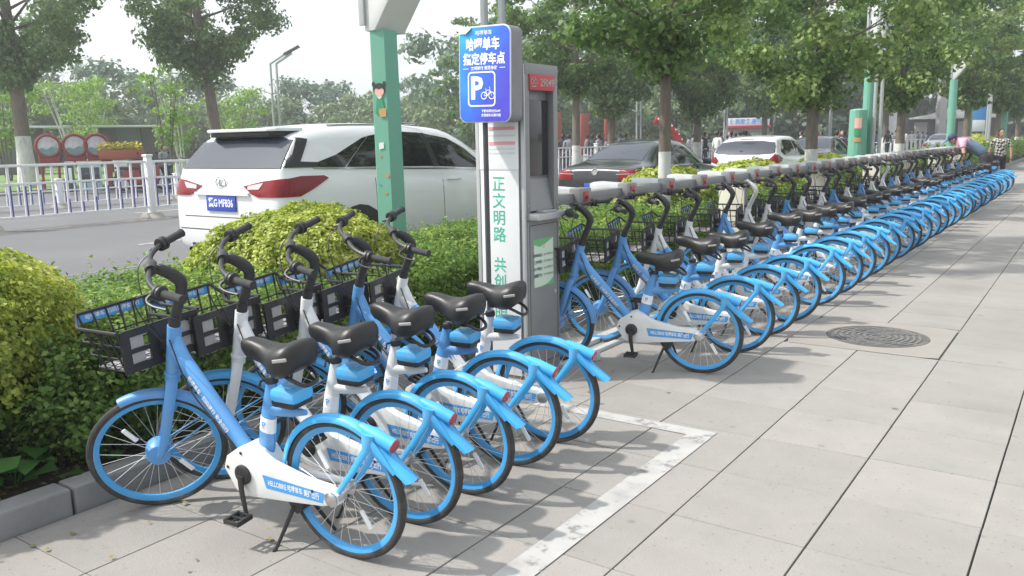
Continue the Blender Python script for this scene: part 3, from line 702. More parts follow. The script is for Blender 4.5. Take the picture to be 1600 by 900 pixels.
text_on('29049', .070, frame_m((hx + .009, .058, 2.073), (0, 1, 0), (0, 0, 1)), M_['deck'], rs, bold=.02)
b = MB(); b.torus(.017, .003, (hx + .009, -.130, 2.078), 'x', 20, 5); b.torus(.017, .003, (hx + .009, -.088, 2.078), 'x', 20, 5)
b.tube([(hx + .009, -.130, 2.095), (hx + .009, -.118, 2.108)], .003, 5); b.tube([(hx + .009, -.088, 2.095), (hx + .009, -.096, 2.110)], .003, 5); b.box((hx + .009, -.109, 2.046), (.003, .05, .007)); b.build('bicycle_emblem', M_['deck'], rs)
# white side panel facing the camera, its lettering
b = MB(); b.bbox((-.012, -hy - .004, 1.08), (2 * hx - .085, .010, 2.10), .003); b.build('side_panel', panel_w, t)
b = MB(); b.bbox((-hx + .012, -hy - .006, 1.1), (.03, .014, 2.18), .003); b.bbox((hx - .014, -hy - .006, 1.1), (.030, .014, 2.18), .003); b.build('edge_trim', kl, t)
zz = 1.385
for ch in '正文明路 共创文明':
    if ch != ' ': text_on(ch, .112, frame_m((-.018, -hy - .0105, zz), (1, 0, 0), (0, 0, 1)), green_t, t, bold=.010)
    zz -= .118 if ch != ' ' else .098
b = MB(); b.bbox((-.01, -hy - .011, 1.80), (.33, .004, .62), .001); nb = b.build('notice_sheet', M_['lwhite'], t)
for z_, n_ in ((2.02, 2), (1.865, 1), (1.79, 1), (1.69, 1)):
    b = MB(); b.box((.02, -hy - .0145, z_ - .02), (.22, .002, .022)); b.build('notice_line', pink_t, nb, smooth=False)
gr = mat('faint_grey_print', (.55, .56, .58), .7)
for z_ in (1.94, 1.90, 1.81, 1.72, 1.63, 1.60): text_on('自行车租赁使用须知 请文明停放', .016, frame_m((.02, -hy - .0145, z_), (1, 0, 0), (0, 0, 1)), gr, nb)
# green and white poster
poster = mat('pale_green_poster', (.55, .66, .54), .6, var=.03); pgreen = mat('poster_green', (.13, .42, .17), .6)
b = MB(); b.bbox((hx + .003, -.005, .83), (.005, .25, .34), .001); po = b.build('poster', poster, t)
b = MB(); b.add([(hx + .0065, -.13, 1.0), (hx + .0065, .12, 1.0), (hx + .0065, .02, .965), (hx + .0065, -.06, .945), (hx + .0065, -.13, .965)], [(0, 1, 2, 3, 4)]); b.add([(hx + .0065, .12, .66), (hx + .0065, -.04, .66), (hx + .0065, .05, .675), (hx + .0065, .12, .71)], [(0, 1, 2, 3)]); b.build('poster_wave', pgreen, po, smooth=False)
text_on('公', .036, frame_m((hx + .0075, -.01, .945), (0, 1, 0), (0, 0, 1)), pink_t, po, bold=.02)
for i, s_ in enumerate(['咨询电话：', '工作时间：', '办卡地点：', '温馨提示：']):
    text_on(s_, .026, frame_m((hx + .0075, -.075, .885 - .048 * i), (0, 1, 0), (0, 0, 1)), M_['ldark'], po, bold=.02)
    text_on('自行车服务站点', .018, frame_m((hx + .0075, .05, .885 - .048 * i), (0, 1, 0), (0, 0, 1)), M_['ldark'], po)
# ------------------------------------------------------------------ parking sign
def sign_mat():
    M = bpy.data.materials.new('blue_sign_film'); M.use_nodes = True; n = M.node_tree.nodes; l = M.node_tree.links
    tc = n.new('ShaderNodeTexCoord'); no = n.new('ShaderNodeTexNoise'); no.inputs['Scale'].default_value = 3.2; no.inputs['Detail'].default_value = 2
    l.new(tc.outputs['Object'], no.inputs['Vector']); sx = n.new('ShaderNodeSeparateXYZ'); l.new(tc.outputs['Object'], sx.inputs[0])
    ad = n.new('ShaderNodeMath'); ad.operation = 'MULTIPLY_ADD'; ad.inputs[1].default_value = -1.5; ad.inputs[2].default_value = 0; l.new(sx.outputs['X'], ad.inputs[0])
    a2 = n.new('ShaderNodeMath'); a2.operation = 'MULTIPLY_ADD'; a2.inputs[1].default_value = .9; l.new(sx.outputs['Z'], a2.inputs[0]); l.new(ad.outputs[0], a2.inputs[2])
    a3 = n.new('ShaderNodeMath'); a3.operation = 'MULTIPLY_ADD'; a3.inputs[1].default_value = .9; l.new(no.outputs[0], a3.inputs[0]); l.new(a2.outputs[0], a3.inputs[2])
    rp = n.new('ShaderNodeValToRGB'); e = rp.color_ramp.elements; e[0].position = .1; e[0].color = (.07, .06, .52, 1); e[1].position = .98; e[1].color = (.03, .42, .88, 1)
    e.new(.55).color = (.035, .14, .66, 1); l.new(a3.outputs[0], rp.inputs[0]); l.new(rp.outputs[0], n['Principled BSDF'].inputs['Base Color']); n['Principled BSDF'].inputs['Roughness'].default_value = .3
    bp = n.new('ShaderNodeBump'); bp.inputs['Strength'].default_value = .35; bp.inputs['Distance'].default_value = .02; l.new(no.outputs[0], bp.inputs['Height']); l.new(bp.outputs[0], n['Principled BSDF'].inputs['Normal'])
    return M
t = thing('parking_sign', 'blue and violet bicycle parking sign on a thin dark post before the kiosk', 'sign', (-3.35, 4.60, 0))
dk = mat('dark_sign_steel', (.075, .075, .085), .45, metal=.3, var=.1)
edge_m = mat('sign_edge_grey', (.20, .20, .21), .5, var=.1)
sil = mat('sign_silver_rim', (.55, .58, .62), .35, metal=.4)
def rrect(w_, h_, r, n=6):
    P = []
    for (cx_, cy_, a0) in ((w_ / 2 - r, h_ / 2 - r, 0), (-w_ / 2 + r, h_ / 2 - r, 90), (-w_ / 2 + r, -h_ / 2 + r, 180), (w_ / 2 - r, -h_ / 2 + r, 270)):
        for k in range(n + 1): a = R_(a0 + 90 * k / n); P.append((cx_ + r * math.cos(a), cy_ + r * math.sin(a)))
    return P
b = MB(); b.tube([(-.055, 0, 0), (-.055, 0, 1.86)], .018, 14); b.build('post', dk, t)
SW, SH, SZ = .415, .615, 2.115
SM = Matrix.Translation((-.012, -.045, SZ)) @ Matrix.Rotation(R_(1.2), 4, 'Y')
b = MB(); b.prism(rrect(SW, SH, .055), -.0, .13, 'xz', bev=.006, M=SM); b.build('case', edge_m, t)
b = MB(); b.prism(rrect(SW + .004, SH + .004, .057), -.010, .0, 'xz', bev=.003, M=SM); b.build('rim', sil, t)
b = MB(); b.prism(rrect(SW - .014, SH - .014, .050), -.014, -.008, 'xz', M=SM); o = b.build('face', sign_mat(), t, smooth=False)
for v in o.data.vertices: v.co = SM.inverted() @ v.co
o.matrix_local = SM; face = o
sw = M_['lwhite']
def FMx(x, z): return frame_m((x, -.0152, z), (1, 0, 0), (0, 0, 1))
text_on('哈啰单车', .034, FMx(.0, .262), sw, face, bold=.01)
text_on('哈啰单车', .082, FMx(-.01, .188), sw, face, bold=.035, space=1.02, width=.27)
text_on('指定停车点', .078, FMx(-.0, .095), sw, face, bold=.035, width=.34)
text_on('文明骑行 规范停放', .026, FMx(0, .040), sw, face, bold=.02)
b = MB()
for s_ in (-1, 1): b.box((s_ * .148, -.0155, .040), (.045, .0012, .004))
b.build('rule', sw, face, smooth=False)
b = MB()
o_, i_ = rrect(.225, .225, .028), rrect(.205, .205, .020)
n_ = len(o_); b.add([(x - .02, -.0155, z - .092) for x, z in o_] + [(x - .02, -.0155, z - .092) for x, z in i_], [(k, (k + 1) % n_, n_ + (k + 1) % n_, n_ + k) for k in range(n_)]); b.build('symbol_frame', sw, face, smooth=False)
text_on('P', .20, FMx(-.062, -.092), sw, face, bold=.035)
b = MB(); yb = -.0158
for cx_ in (.0, .062): b.torus(.022, .0028, (cx_, yb, -.135), 'y', 22, 4, ry=.0006)
for p, q in (((.0, -.135), (.018, -.10)), ((.018, -.10), (.05, -.10)), ((.05, -.10), (.062, -.135)), ((.018, -.10), (.028, -.137)), ((.028, -.137), (.05, -.10)), ((.028, -.137), (0, -.135)), ((.05, -.10), (.045, -.078)), ((.018, -.10), (.014, -.088))):
    d_ = Vector((q[0] - p[0], 0, q[1] - p[1])); nn = Vector((-d_.z, 0, d_.x)).normalized() * .002
    A, B_ = Vector((p[0], yb, p[1])), Vector((q[0], yb, q[1])); b.add([A + nn, B_ + nn, B_ - nn, A - nn], [(0, 1, 2, 3)])
b.build('bicycle_symbol', sw, face, smooth=False)
text_on('下载哈啰出行APP', .020, FMx(.055, -.235), sw, face, bold=.02); text_on('文明用车从我做起', .020, FMx(.055, -.262), sw, face, bold=.02)
b = MB(); b.add([(-.207, -.016, .265), (-.10, -.017, .300), (-.06, -.018, .308), (-.165, -.02, .306), (-.200, -.018, .290), (-.14, -.026, .262), (-.10, -.028, .288)], [(0, 5, 6, 1, 2, 3, 4)]); b.build('peeling_corner', panel_w, face)

# ------------------------------------------------------------------ green pillars
gm = mat('mint_green_paint', (.135, .36, .265), .55, var=.05, scale=3, dirt=(.21, .36, .30), dirt_amt=.5, dirt_scale=2.5)
lampw = mat('lamp_head_white', (.62, .63, .62), .5, var=.03)
def pillar(name, label, x, y, h, r, z0=.05, head=True, lean=0.0, n=6, rot=15, grp=None):
    t = thing(name, label, 'light pillar', (x, y, z0), 0, grp)
    t.rotation_euler = (0, R_(lean), 0)
    b = MB(); prof = [(r * 1.06, -.1), (r * 1.06, .02), (r, .3), (r * .93, h)]
    b.lathe(prof, n=n, M=Matrix.Rotation(R_(rot), 4, 'Z')); b.build('shaft', gm, t, ang=20)
    if head:
        b = MB(); b.prism([(-.09, h), (.03, h), (.03 + .95, h + 1.25), (-.09, h + 1.25)], -.14, .26, 'xz', bev=.01); b.build('lamp_head', lampw, t)
        b = MB(); b.bbox((-.10, -.155, h + .65), (.06, .03, 1.2), .004); b.build('head_trim', kl, t)
    return t
gp = pillar('light_pillar', 'mint green hexagonal pillar with cartoon girl sticker beside the white SUV', -5.45, 5.86, 2.635, .148, head=True, lean=-.45)
# sticker of a little girl, flat film on the face towards the camera
skin = mat('sticker_skin', (.75, .42, .36), .6); hair = mat('sticker_hair', (.045, .04, .04), .6); dress = mat('sticker_dress', (.05, .27, .14), .6); bag = mat('sticker_bag', (.48, .30, .12), .6)
toc = Vector((5.45, -5.86, 0)).normalized(); side_v = Vector((-toc.y, toc.x, 0))
# face of the hexagon nearest to the camera direction
best = None
for k in range(6):
    a = R_(15 + 30 + 60 * k); d = Vector((math.cos(a), math.sin(a), 0))
    if best is None or d.dot(toc) > best.dot(toc): best = d
sv = Vector((-best.y, best.x, 0)); apo = .148 * .95 * math.cos(PI / 6)
def sticker(name, poly, m_, k, z0=2.0):
    b = MB(); b.add([best * (apo + .0075 + .0015 * k) + sv * x + Vector((0, 0, z0 + z)) for x, z in poly], [tuple(range(len(poly)))]); return b.build(name, m_, gp, smooth=False)
def ell(cx_, cz, rx, rz, n=16): return [(cx_ + rx * math.cos(2 * PI * i / n), cz + rz * math.sin(2 * PI * i / n)) for i in range(n)]
sticker('sticker_hair', ell(0, .12, .062, .055), hair, 0); sticker('sticker_hair', ell(-.055, .165, .018, .024), hair, 0); sticker('sticker_hair', ell(.055, .165, .018, .024), hair, 0)
sticker('sticker_face', ell(0, .10, .048, .046), skin, 1)
sticker('sticker_fringe', [(-.048, .115), (-.03, .128), (0, .118), (.03, .128), (.048, .115), (.046, .145), (0, .16), (-.046, .145)], hair, 2)
sticker('sticker_dress', [(-.025, .055), (.025, .055), (.05, -.08), (.052, -.10), (-.048, -.10), (-.045, -.07)], dress, 0)
sticker('sticker_collar', [(-.03, .055), (.03, .055), (0, .03)], panel_w, 1)
sticker('sticker_bag', [(-.01, -.055), (.06, -.05), (.062, -.125), (.0, -.13), (-.012, -.10)], bag, 2)
sticker('sticker_scrap', [(-.03, -.36), (.02, -.355), (.02, -.41), (-.03, -.42)], panel_w, 0)
for (x, z, r) in ((.045, -.66, .018), (.02, -.82, .014), (-.02, -.48, .012)): sticker('sticker_flower', ell(x, z, r, r, 8), mat('orange_sticker', (.60, .22, .10), .6), 0)
sticker('sticker_flower', ell(-.04, -.74, .010, .012, 8), M_['lblue'], 0)
GRP = 'mint green light pillars along the road'
pillar('light_pillar', 'mint green pillar with twin grey poles beside it, behind the dock rail', -5.45, 25.4, 3.9, .17, head=True, n=16, grp=GRP)
t2 = pillar('light_pillar', 'short thick mint green pillar with a pink and orange sticker, behind the dock rail', -5.6, 24.9, 2.30, .25, head=False, n=16, grp=GRP)
b = MB(); b.ball((0, 0, 2.30), (.235, .235, .05)); b.build('cap', gm, t2)
tc2 = Vector((5.6, -24.9, 0)).normalized()
for (dz, hh, m2) in ((1.95, .28, skin), (1.70, .20, dress), (1.50, .12, bag)):
    b = MB(); ang0 = math.atan2(tc2.y, tc2.x)
    vs = []; 
    for k in range(5):
        a = ang0 - .38 + .76 * k / 4
        for s_ in (-1, 1): vs.append((.249 * math.cos(a), .249 * math.sin(a), dz + s_ * hh / 2))
    b.add(vs, [(2 * k, 2 * k + 2, 2 * k + 3, 2 * k + 1) for k in range(4)]); b.build('sticker', m2, t2)
pillar('light_pillar', 'mint green pillar further down the row, left of the bending worker', -5.45, 41.2, 3.9, .17, n=16, grp=GRP)
pillar('light_pillar', 'mint green pillar standing just behind the bending worker', -5.5, 47.3, 2.9, .19, head=False, n=16, grp=GRP)
pillar('light_pillar', 'farthest mint green pillar, seen above the head of the woman in checks', -4.9, 58, 3.2, .22, head=False, n=16, grp=GRP)

# ------------------------------------------------------------------ twin pole lamps
pole_m = mat('galvanised_pole', (.40, .42, .43), .45, metal=.35, var=.05)
panelm = mat('lamp_panel_dark', (.06, .06, .065), .4)
def twin_lamp(label, x, y, z0, h, sep, r, rz=0, head=True, side=True, grp='twin pole street lamps', dark=True):
    t = thing('street_lamp', label, 'street lamp', (x, y, z0), rz, grp)
    for s_ in (-.5, .5):
        b = MB()
        pts = [(s_ * sep, 0, 0), (s_ * sep, 0, h)]
        if head: pts += [(s_ * sep + .16 * h, 0, h * 1.10)]
        b.tube(pts, r, 8); b.build('pole', pole_m, t)
    for k in (1, 3): b = MB(); b.bbox((0, 0, h * k / 4.2), (sep, r * 1.2, r * 1.2), .003); b.build('cross_bar', pole_m, t)
    if head:
        b = MB(); b.bbox((.19 * h, 0, h * 1.125), (.17 * h, .12 * h * .5, .02 * h), .01, rot=Matrix.Rotation(R_(-26), 3, 'Y')); b.build('lamp_panel', panelm if dark else lampw, t)
    if side:
        b = MB(); b.bbox((-.11 * h, 0, h * .74), (.17 * h, .05 * h, .012 * h), .01, rot=Matrix.Rotation(R_(22), 3, 'Y')); b.build('side_lamp', lampw, t)
    return t
twin_lamp('pair of grey steel poles rising close behind the kiosk and blue sign', -5.85, 8.1, .05, 5.2, .20, .048, R_(36))
def spot(px, d, z=0.0):
    """ground point in direction of picture column px at distance d (metres along the ground)"""
    a = -yaw + math.atan((px - 800 + .4 * (800 - px) / 100) / (F_PX / math.cos(pitch))); return d * math.sin(a), d * math.cos(a)
x, y = spot(438, 62); twin_lamp('street lamp with dark angled panel against the sky, left of the green pillar', x, y, .28, 7.0, .42, .09, R_(35))
x, y = spot(1003, 48); twin_lamp('twin pole lamp rising behind the black saloon, left of the whitewashed trunk', x, y, .28, 4.1, .22, .055, R_(35), dark=False)
x, y = spot(1139, 60); twin_lamp('grey lamp pole standing left of the little shop with blue sign', x, y, .28, 4.3, .16, .07, R_(35), dark=False, head=False)
twin_lamp('twin grey poles close against the tall green pillar behind the docks', -5.15, 25.1, .05, 5.4, .16, .05, R_(20), head=False, side=False)
x, y = spot(1303, 60); twin_lamp('thin pale lamp post behind the white hatchback', x, y, .28, 3.9, .10, .06, R_(35), dark=False, head=False, side=False)
x, y = spot(1553, 52); twin_lamp('thin grey pole between the far trees above the worker', -4.9, 50, .05, 5.6, .10, .07, 0, head=False, side=False)
x, y = spot(1596, 40); 
# ------------------------------------------------------------------ foliage
def leaves(name, C, N, size, m_, parent=None, shape='kite', jitter=.35, droop=0.0, up=.35):
    """C (n,3) centres, N (n,3) preferred normals; every leaf a small folded face"""
    n = len(C); sz = size * (1 + jitter * (rng.random(n) * 2 - 1))
    nr = N + rng.normal(0, .55, (n, 3)) + np.array([0, 0, up]); nr /= np.linalg.norm(nr, axis=1)[:, None]
    a = rng.normal(0, 1, (n, 3)); t1 = a - nr * (a * nr).sum(1)[:, None]; t1 /= np.linalg.norm(t1, axis=1)[:, None]; t2 = np.cross(nr, t1)
    if shape == 'fan': T = [(-.5, 0), (.28, -.55), (.5, 0), (.28, .55)]
    elif shape == 'long': T = [(-.7, 0), (0, -.22), (.7, 0), (0, .22)]
    else: T = [(-.55, 0), (.05, -.36), (.55, 0), (.05, .36)]
    q = np.stack([C + t1 * (u * sz)[:, None] + t2 * (v * sz)[:, None] + (nr * (sz * .10)[:, None] if abs(v) > .1 else 0) for u, v in T], 1)
    q[:, :, 2] -= droop * sz[:, None] * 0
    me = bpy.data.meshes.new(name); me.vertices.add(4 * n); me.loops.add(4 * n); me.polygons.add(n)
    me.vertices.foreach_set('co', q.reshape(-1).astype(np.float32)); me.loops.foreach_set('vertex_index', np.arange(4 * n, dtype=np.int32))
    me.polygons.foreach_set('loop_start', np.arange(0, 4 * n, 4, dtype=np.int32)); me.polygons.foreach_set('loop_total', np.full(n, 4, np.int32))
    me.materials.append(m_); me.update(calc_edges=True); me.validate()
    o = bpy.data.objects.new(name, me); COL.objects.link(o)
    if parent: o.parent = parent
    return o
def unit(n): 
    v = rng.normal(0, 1, (n, 3)); return v / np.linalg.norm(v, axis=1)[:, None]
def lowf(P, s, seed=0):
    """cheap smooth pseudo noise"""
    x, y, z = P[:, 0] * s + seed, P[:, 1] * s + seed * 1.7, P[:, 2] * s
    return (np.sin(x * 1.7 + 1.3 * np.sin(y * 1.1)) + np.sin(y * 2.1 + 1.1 * np.sin(z * 1.7 + x)) + np.sin(z * 2.3 + x * .9)) / 3
hedge_leaf = leafmat('hedge_leaf', [(.05, .10, .022), (.105, .19, .038), (.19, .29, .062), (.38, .46, .15)], .35)
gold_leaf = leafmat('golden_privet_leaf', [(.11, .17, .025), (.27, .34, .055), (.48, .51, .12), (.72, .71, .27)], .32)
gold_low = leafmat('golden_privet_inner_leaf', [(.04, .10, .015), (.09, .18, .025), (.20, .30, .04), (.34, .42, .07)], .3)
twig_m = mat('hedge_twigs', (.06, .05, .032), .9, var=.4, scale=20)
dark_in = mat('hedge_dark_core', (.022, .040, .012), .95, var=.5, scale=14, bump=1.0, bscale=20)  # for the solid cores added behind leaf shells against see-through
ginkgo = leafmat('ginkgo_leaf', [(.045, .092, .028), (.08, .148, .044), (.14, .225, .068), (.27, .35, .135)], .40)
ginkgo_b = leafmat('pale_ginkgo_leaf', [(.09, .165, .04), (.16, .25, .065), (.27, .36, .12), (.38, .46, .19)], .35)
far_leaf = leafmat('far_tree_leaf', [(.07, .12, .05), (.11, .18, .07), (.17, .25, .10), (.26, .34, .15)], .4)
fresh_leaf = leafmat('fresh_green_leaf', [(.09, .18, .03), (.15, .27, .05), (.24, .36, .08), (.36, .44, .12)], .35)
bark_m = mat('grey_bark', (.15, .125, .10), .9, var=.3, scale=14, bump=1.0, bscale=30, stretch=(1, 1, .25))
wash_m = mat('whitewashed_bark', (.56, .56, .54), .9, var=.12, scale=12, bump=.8, bscale=30, dirt=(.30, .27, .24), dirt_amt=.6, dirt_scale=8, stretch=(1, 1, .4))

def hedge(label, x0, x1, y0, y1, ztop, n, size, gold=0):
    t = thing('hedge', label, 'hedge', ((x0 + x1) / 2, (y0 + y1) / 2, .05), 0, 'green hedges in the verge')
    hx, hy = (x1 - x0) / 2, (y1 - y0) / 2; H = ztop - .05
    b = MB(); nx, ny = 10, max(4, int((y1 - y0) * 2.5))
    vs = []; 
    for i in range(nx + 1):
        for j in range(ny + 1):
            x = -hx + 2 * hx * i / nx; y = -hy + 2 * hy * j / ny
            e = min(i, nx - i) / 2.0; z = H - .14 - .18 * max(0, 1 - e) ** 2 + .04 * math.sin(3 * x + 5 * y) * math.sin(4 * y - x)
            if i in (0, nx) or j in (0, ny): z = 0.0
            vs.append((x * .93, y * .99, z))
    fs = [(i * (ny + 1) + j, (i + 1) * (ny + 1) + j, (i + 1) * (ny + 1) + j + 1, i * (ny + 1) + j + 1) for i in range(nx) for j in range(ny)]
    b.add(vs, fs); b.build('dark_core', dark_in, t)  # solid dark core added under the leaves, not real branches
    # shell: top 62 %, front 30 %, back 8 %
    u = rng.random(n); P = np.zeros((n, 3)); N = np.zeros((n, 3))
    top = u < .62; fr = (u >= .62) & (u < .95); bk = u >= .95
    P[:, 1] = (rng.random(n) * 2 - 1) * hy; r2 = rng.random(n)
    P[top, 0] = (r2[top] * 2 - 1) * hx; P[top, 2] = H; N[top, 2] = 1
    P[fr, 0] = hx; P[fr, 2] = .06 + (H - .06) * r2[fr]; N[fr, 0] = 1
    P[bk, 0] = -hx; P[bk, 2] = .1 + (H - .1) * r2[bk]; N[bk, 0] = -1
    lf = lowf(P + np.array([x0, y0, 0]), 2.2, 3) * .07 + lowf(P, 7.5, 1) * .05 + lowf(P, 17, 2) * .025
    ed = np.clip((np.abs(P[:, 0]) - (hx - .22)) / .22, 0, 1); P[top, 2] -= (ed[top] ** 2) * .12
    lowin = np.clip((H * .55 - P[:, 2]) / (H * .55), 0, 1); P[fr, 0] -= lowin[fr] ** 1.5 * .22
    P += N * lf[:, None] + rng.normal(0, .022, (n, 3)) - N * (rng.random(n) ** 2 * .09)[:, None]
    # stray shoots standing out of the clipped surface
    ns = int(n / 260); sx = rng.uniform(-hx, hx, ns); sy = rng.uniform(-hy, hy, ns); fr2 = rng.random(ns) < .35; sx[fr2] = hx - .03; sz = np.where(fr2, rng.uniform(.25, .6, ns), H - .03)
    dx_ = np.where(fr2, 1.0, rng.normal(0, .35, ns)); dz_ = np.where(fr2, .6, 1.0); dy_ = rng.normal(0, .35, ns); LQ, LN = [], []
    for q in range(9):
        f_ = q * (.012 + .008 * rng.random(ns)) * (size / .03) ** .6; LQ.append(np.stack([sx + dx_ * f_ + rng.normal(0, .008, ns), sy + dy_ * f_ + rng.normal(0, .008, ns), sz + dz_ * f_], 1)); LN.append(np.stack([dx_, dy_, dz_ * 0 + .3], 1))
    P = np.concatenate([P] + LQ); N = np.concatenate([N] + LN)
    leaves('foliage', P, N, size, hedge_leaf, t, 'kite', up=.5)
    if hy < 6:
        b = MB()
        for k in range(int(26 * hy)):
            yy = random.uniform(-hy, hy); xx = hx - random.uniform(.15, .4); b.tube([(xx, yy, 0), (xx + random.uniform(-.08, .1), yy + random.uniform(-.1, .1), H * .45), (xx + random.uniform(-.05, .18), yy + random.uniform(-.2, .2), H * .85)], [.010, .007, .003], 4)
        b.build('stems', twig_m, t)
    return t
hedge('low clipped green hedge behind the five bicycles nearest to the camera', -6.2, -4.06, 2.35, 7.9, .76, 90000, .030)
hedge('low clipped green hedge running back from the left edge, behind the loose shrubs', -6.2, -4.9, -1.6, 2.34, .74, 26000, .034)
hedge('low clipped green hedge behind the dock rail, next to the black saloon', -6.2, -4.1, 7.95, 17.5, .76, 50000, .040)
hedge('long low hedge behind the middle of the dock rail', -6.2, -4.1, 17.6, 34, .74, 16000, .08)
hedge('green hedge running beside the pavement beyond the woman in checks', -6.2, -4.02, 34.2, 90, 1.05, 22000, .12)

def bush(label, x, y, rx, ry, z0, h, n, size, m1, m2=None, grp='golden privet bushes'):
    t = thing('golden_bush', label, 'bush', (x, y, z0), 0, grp)
    b = MB(); b.ball((0, 0, h * .45), (rx * .80, ry * .80, h * .45), 16, 10); b.build('dark_core', dark_in, t)  # added dark ball fills the bush so it is not see-through
    U = unit(n); U[:, 2] = np.abs(U[:, 2]) * 1.0 - .25 * (rng.random(n)) * (rng.random(n) < .6); 
    S_ = np.array([rx, ry, h * .55]); e = 2.6
    k = (np.abs(U[:, 0]) ** e + np.abs(U[:, 1]) ** e + np.abs(U[:, 2]) ** e) ** (-1 / e); P = U * k[:, None] * S_
    f = 1 + lowf(P, 4, x) * .09 + lowf(P, 13, y) * .06 + lowf(P, 31, y) * .035 - rng.random(n) ** 2 * .15
    P = P * f[:, None]; P[:, 2] += h * .45; N = U.copy()
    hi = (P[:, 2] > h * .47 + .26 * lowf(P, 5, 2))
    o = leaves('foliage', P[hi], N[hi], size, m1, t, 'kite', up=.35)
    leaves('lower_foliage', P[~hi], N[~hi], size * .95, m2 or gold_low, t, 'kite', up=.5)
    b = MB()
    for k_ in range(10): a = 2 * PI * k_ / 10; b.tube([(0, 0, 0), (rx * .4 * math.cos(a), ry * .4 * math.sin(a), h * .4)], [.02, .008], 5)
    b.build('stems', twig_m, t); return t
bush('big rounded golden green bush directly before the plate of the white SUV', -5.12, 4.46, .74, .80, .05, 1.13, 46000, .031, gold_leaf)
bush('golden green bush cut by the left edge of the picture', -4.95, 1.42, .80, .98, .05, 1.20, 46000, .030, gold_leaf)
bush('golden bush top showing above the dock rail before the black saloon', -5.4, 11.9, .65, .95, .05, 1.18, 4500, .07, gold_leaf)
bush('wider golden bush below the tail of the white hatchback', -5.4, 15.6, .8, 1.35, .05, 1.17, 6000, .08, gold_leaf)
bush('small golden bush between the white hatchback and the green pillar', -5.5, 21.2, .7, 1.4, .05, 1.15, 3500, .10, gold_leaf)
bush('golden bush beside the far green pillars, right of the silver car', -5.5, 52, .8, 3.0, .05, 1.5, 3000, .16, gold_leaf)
def shrub(label, x, y, rx, ry, h, n, size, m_, seed):
    rd = random.Random(seed); t = thing('green_shrub', label, 'shrub', (x, y, .05), 0, 'loose green shrubs at the kerb'); b = MB(); LC, LN = [], []
    for k in range(70):
        a = rd.uniform(0, 6.28); q = rd.uniform(.1, 1) ** .7; e = V(rx * q * math.cos(a), ry * q * math.sin(a), h * (1.05 - .55 * q ** 2) * rd.uniform(.65, 1.1)); s0 = V(rx * .35 * q * math.cos(a), ry * .35 * q * math.sin(a), 0); mid = s0.lerp(e, .5) + V(0, 0, h * .08)
        path = smooth_path([s0, mid, e], 4); b.tube(path, [.007 * (1 - .75 * i / (len(path) - 1)) for i in range(len(path))], 4)
        m_n = int(n / 70); u = rng.random(m_n) ** .6; P_ = np.array([list(path[min(len(path) - 1, int(v * (len(path) - 1) + .5))]) for v in u]); P_ += rng.normal(0, .035, (m_n, 3)); LC.append(P_); LN.append(np.tile([math.cos(a) * .5, math.sin(a) * .5, .4], (m_n, 1)))
    b.build('stems', twig_m, t); leaves('foliage', np.concatenate(LC), np.concatenate(LN), size, m_, t, 'kite', up=.4)
    b = MB(); b.ball((-.15, 0, h * .32), (rx * .55, ry * .7, h * .34), 12, 8); b.build('dark_core', dark_in, t); return t  # added dark ball as solid core of the shrub
shrub_leaf = leafmat('shrub_leaf', [(.045, .095, .02), (.09, .17, .034), (.16, .26, .055), (.32, .42, .12)], .35)
shrub('dark loose shrub spilling over the kerb in the lower left corner', -4.45, 1.28, .50, .55, .78, 9000, .034, shrub_leaf, 1)
shrub('loose green shrub right behind the front wheel of the nearest bicycle', -4.42, 2.15, .46, .52, .70, 9000, .032, shrub_leaf, 2)
shrub('dark shrub at the very left edge under the golden bush', -4.40, .55, .48, .5, .72, 6000, .034, shrub_leaf, 3)
shrub('loose shrub between the golden bush and the clipped hedge', -4.85, 2.45, .55, .5, .84, 9000, .032, shrub_leaf, 4)
# ground plants at the kerb, lower left
weed = leafmat('broad_weed_leaf', [(.04, .12, .03), (.07, .18, .045), (.10, .24, .06), (.14, .28, .08)], .35)
for (x, y, lab, s_) in ((-4.22, 1.78, 'broad leaved weed at the foot of the hedge by the kerb', .11), (-4.25, 1.35, 'pale weed leaning over the kerb stones at lower left', .10), (-4.2, 2.25, 'small weed under the hedge behind the front wheel', .07)):
    t = thing('weed', lab, 'weed', (x, y, .05)); n = 26
    C_ = np.stack([rng.normal(0, .09, n), rng.normal(0, .13, n), .03 + rng.random(n) * .16], 1); leaves('foliage', C_, np.tile([0.2, 0, 1.0], (n, 1)), s_, weed, t, 'fan', up=1)
    b = MB()
    for c in C_[:14]: b.tube([(0, 0, 0), (c[0] * .5, c[1] * .5, c[2] * .7), tuple(c)], .002, 4)
    b.build('stems', weed, t)
n = 170; C_ = np.stack([-3.75 + np.abs(rng.normal(0, .55, n)), rng.random(n) * 14 + .5, .008 + rng.random(n) * .006], 1)
o = leaves('pavement_litter', C_, np.tile([0, 0, 3.0], (n, 1)), .026, mat('dry_yellow_leaf', (.26, .21, .10), .9, var=.35, scale=40), None, 'fan'); tag(o, 'few dry yellow leaves blown along the foot of the kerb', 'leaves', kind='stuff')
# fallen leaves on the verge soil by the kerb
n = 900; C_ = np.stack([-4.25 + rng.normal(0, .12, n), rng.random(n) * 8, .065 + rng.random(n) * .01], 1)
o = leaves('leaf_litter', C_, np.tile([0, 0, 3.0], (n, 1)), .03, mat('dry_leaf', (.22, .17, .10), .9, var=.3, scale=40), None, 'kite'); tag(o, 'dry fallen leaves lying on the soil along the kerb', 'leaves', kind='stuff')

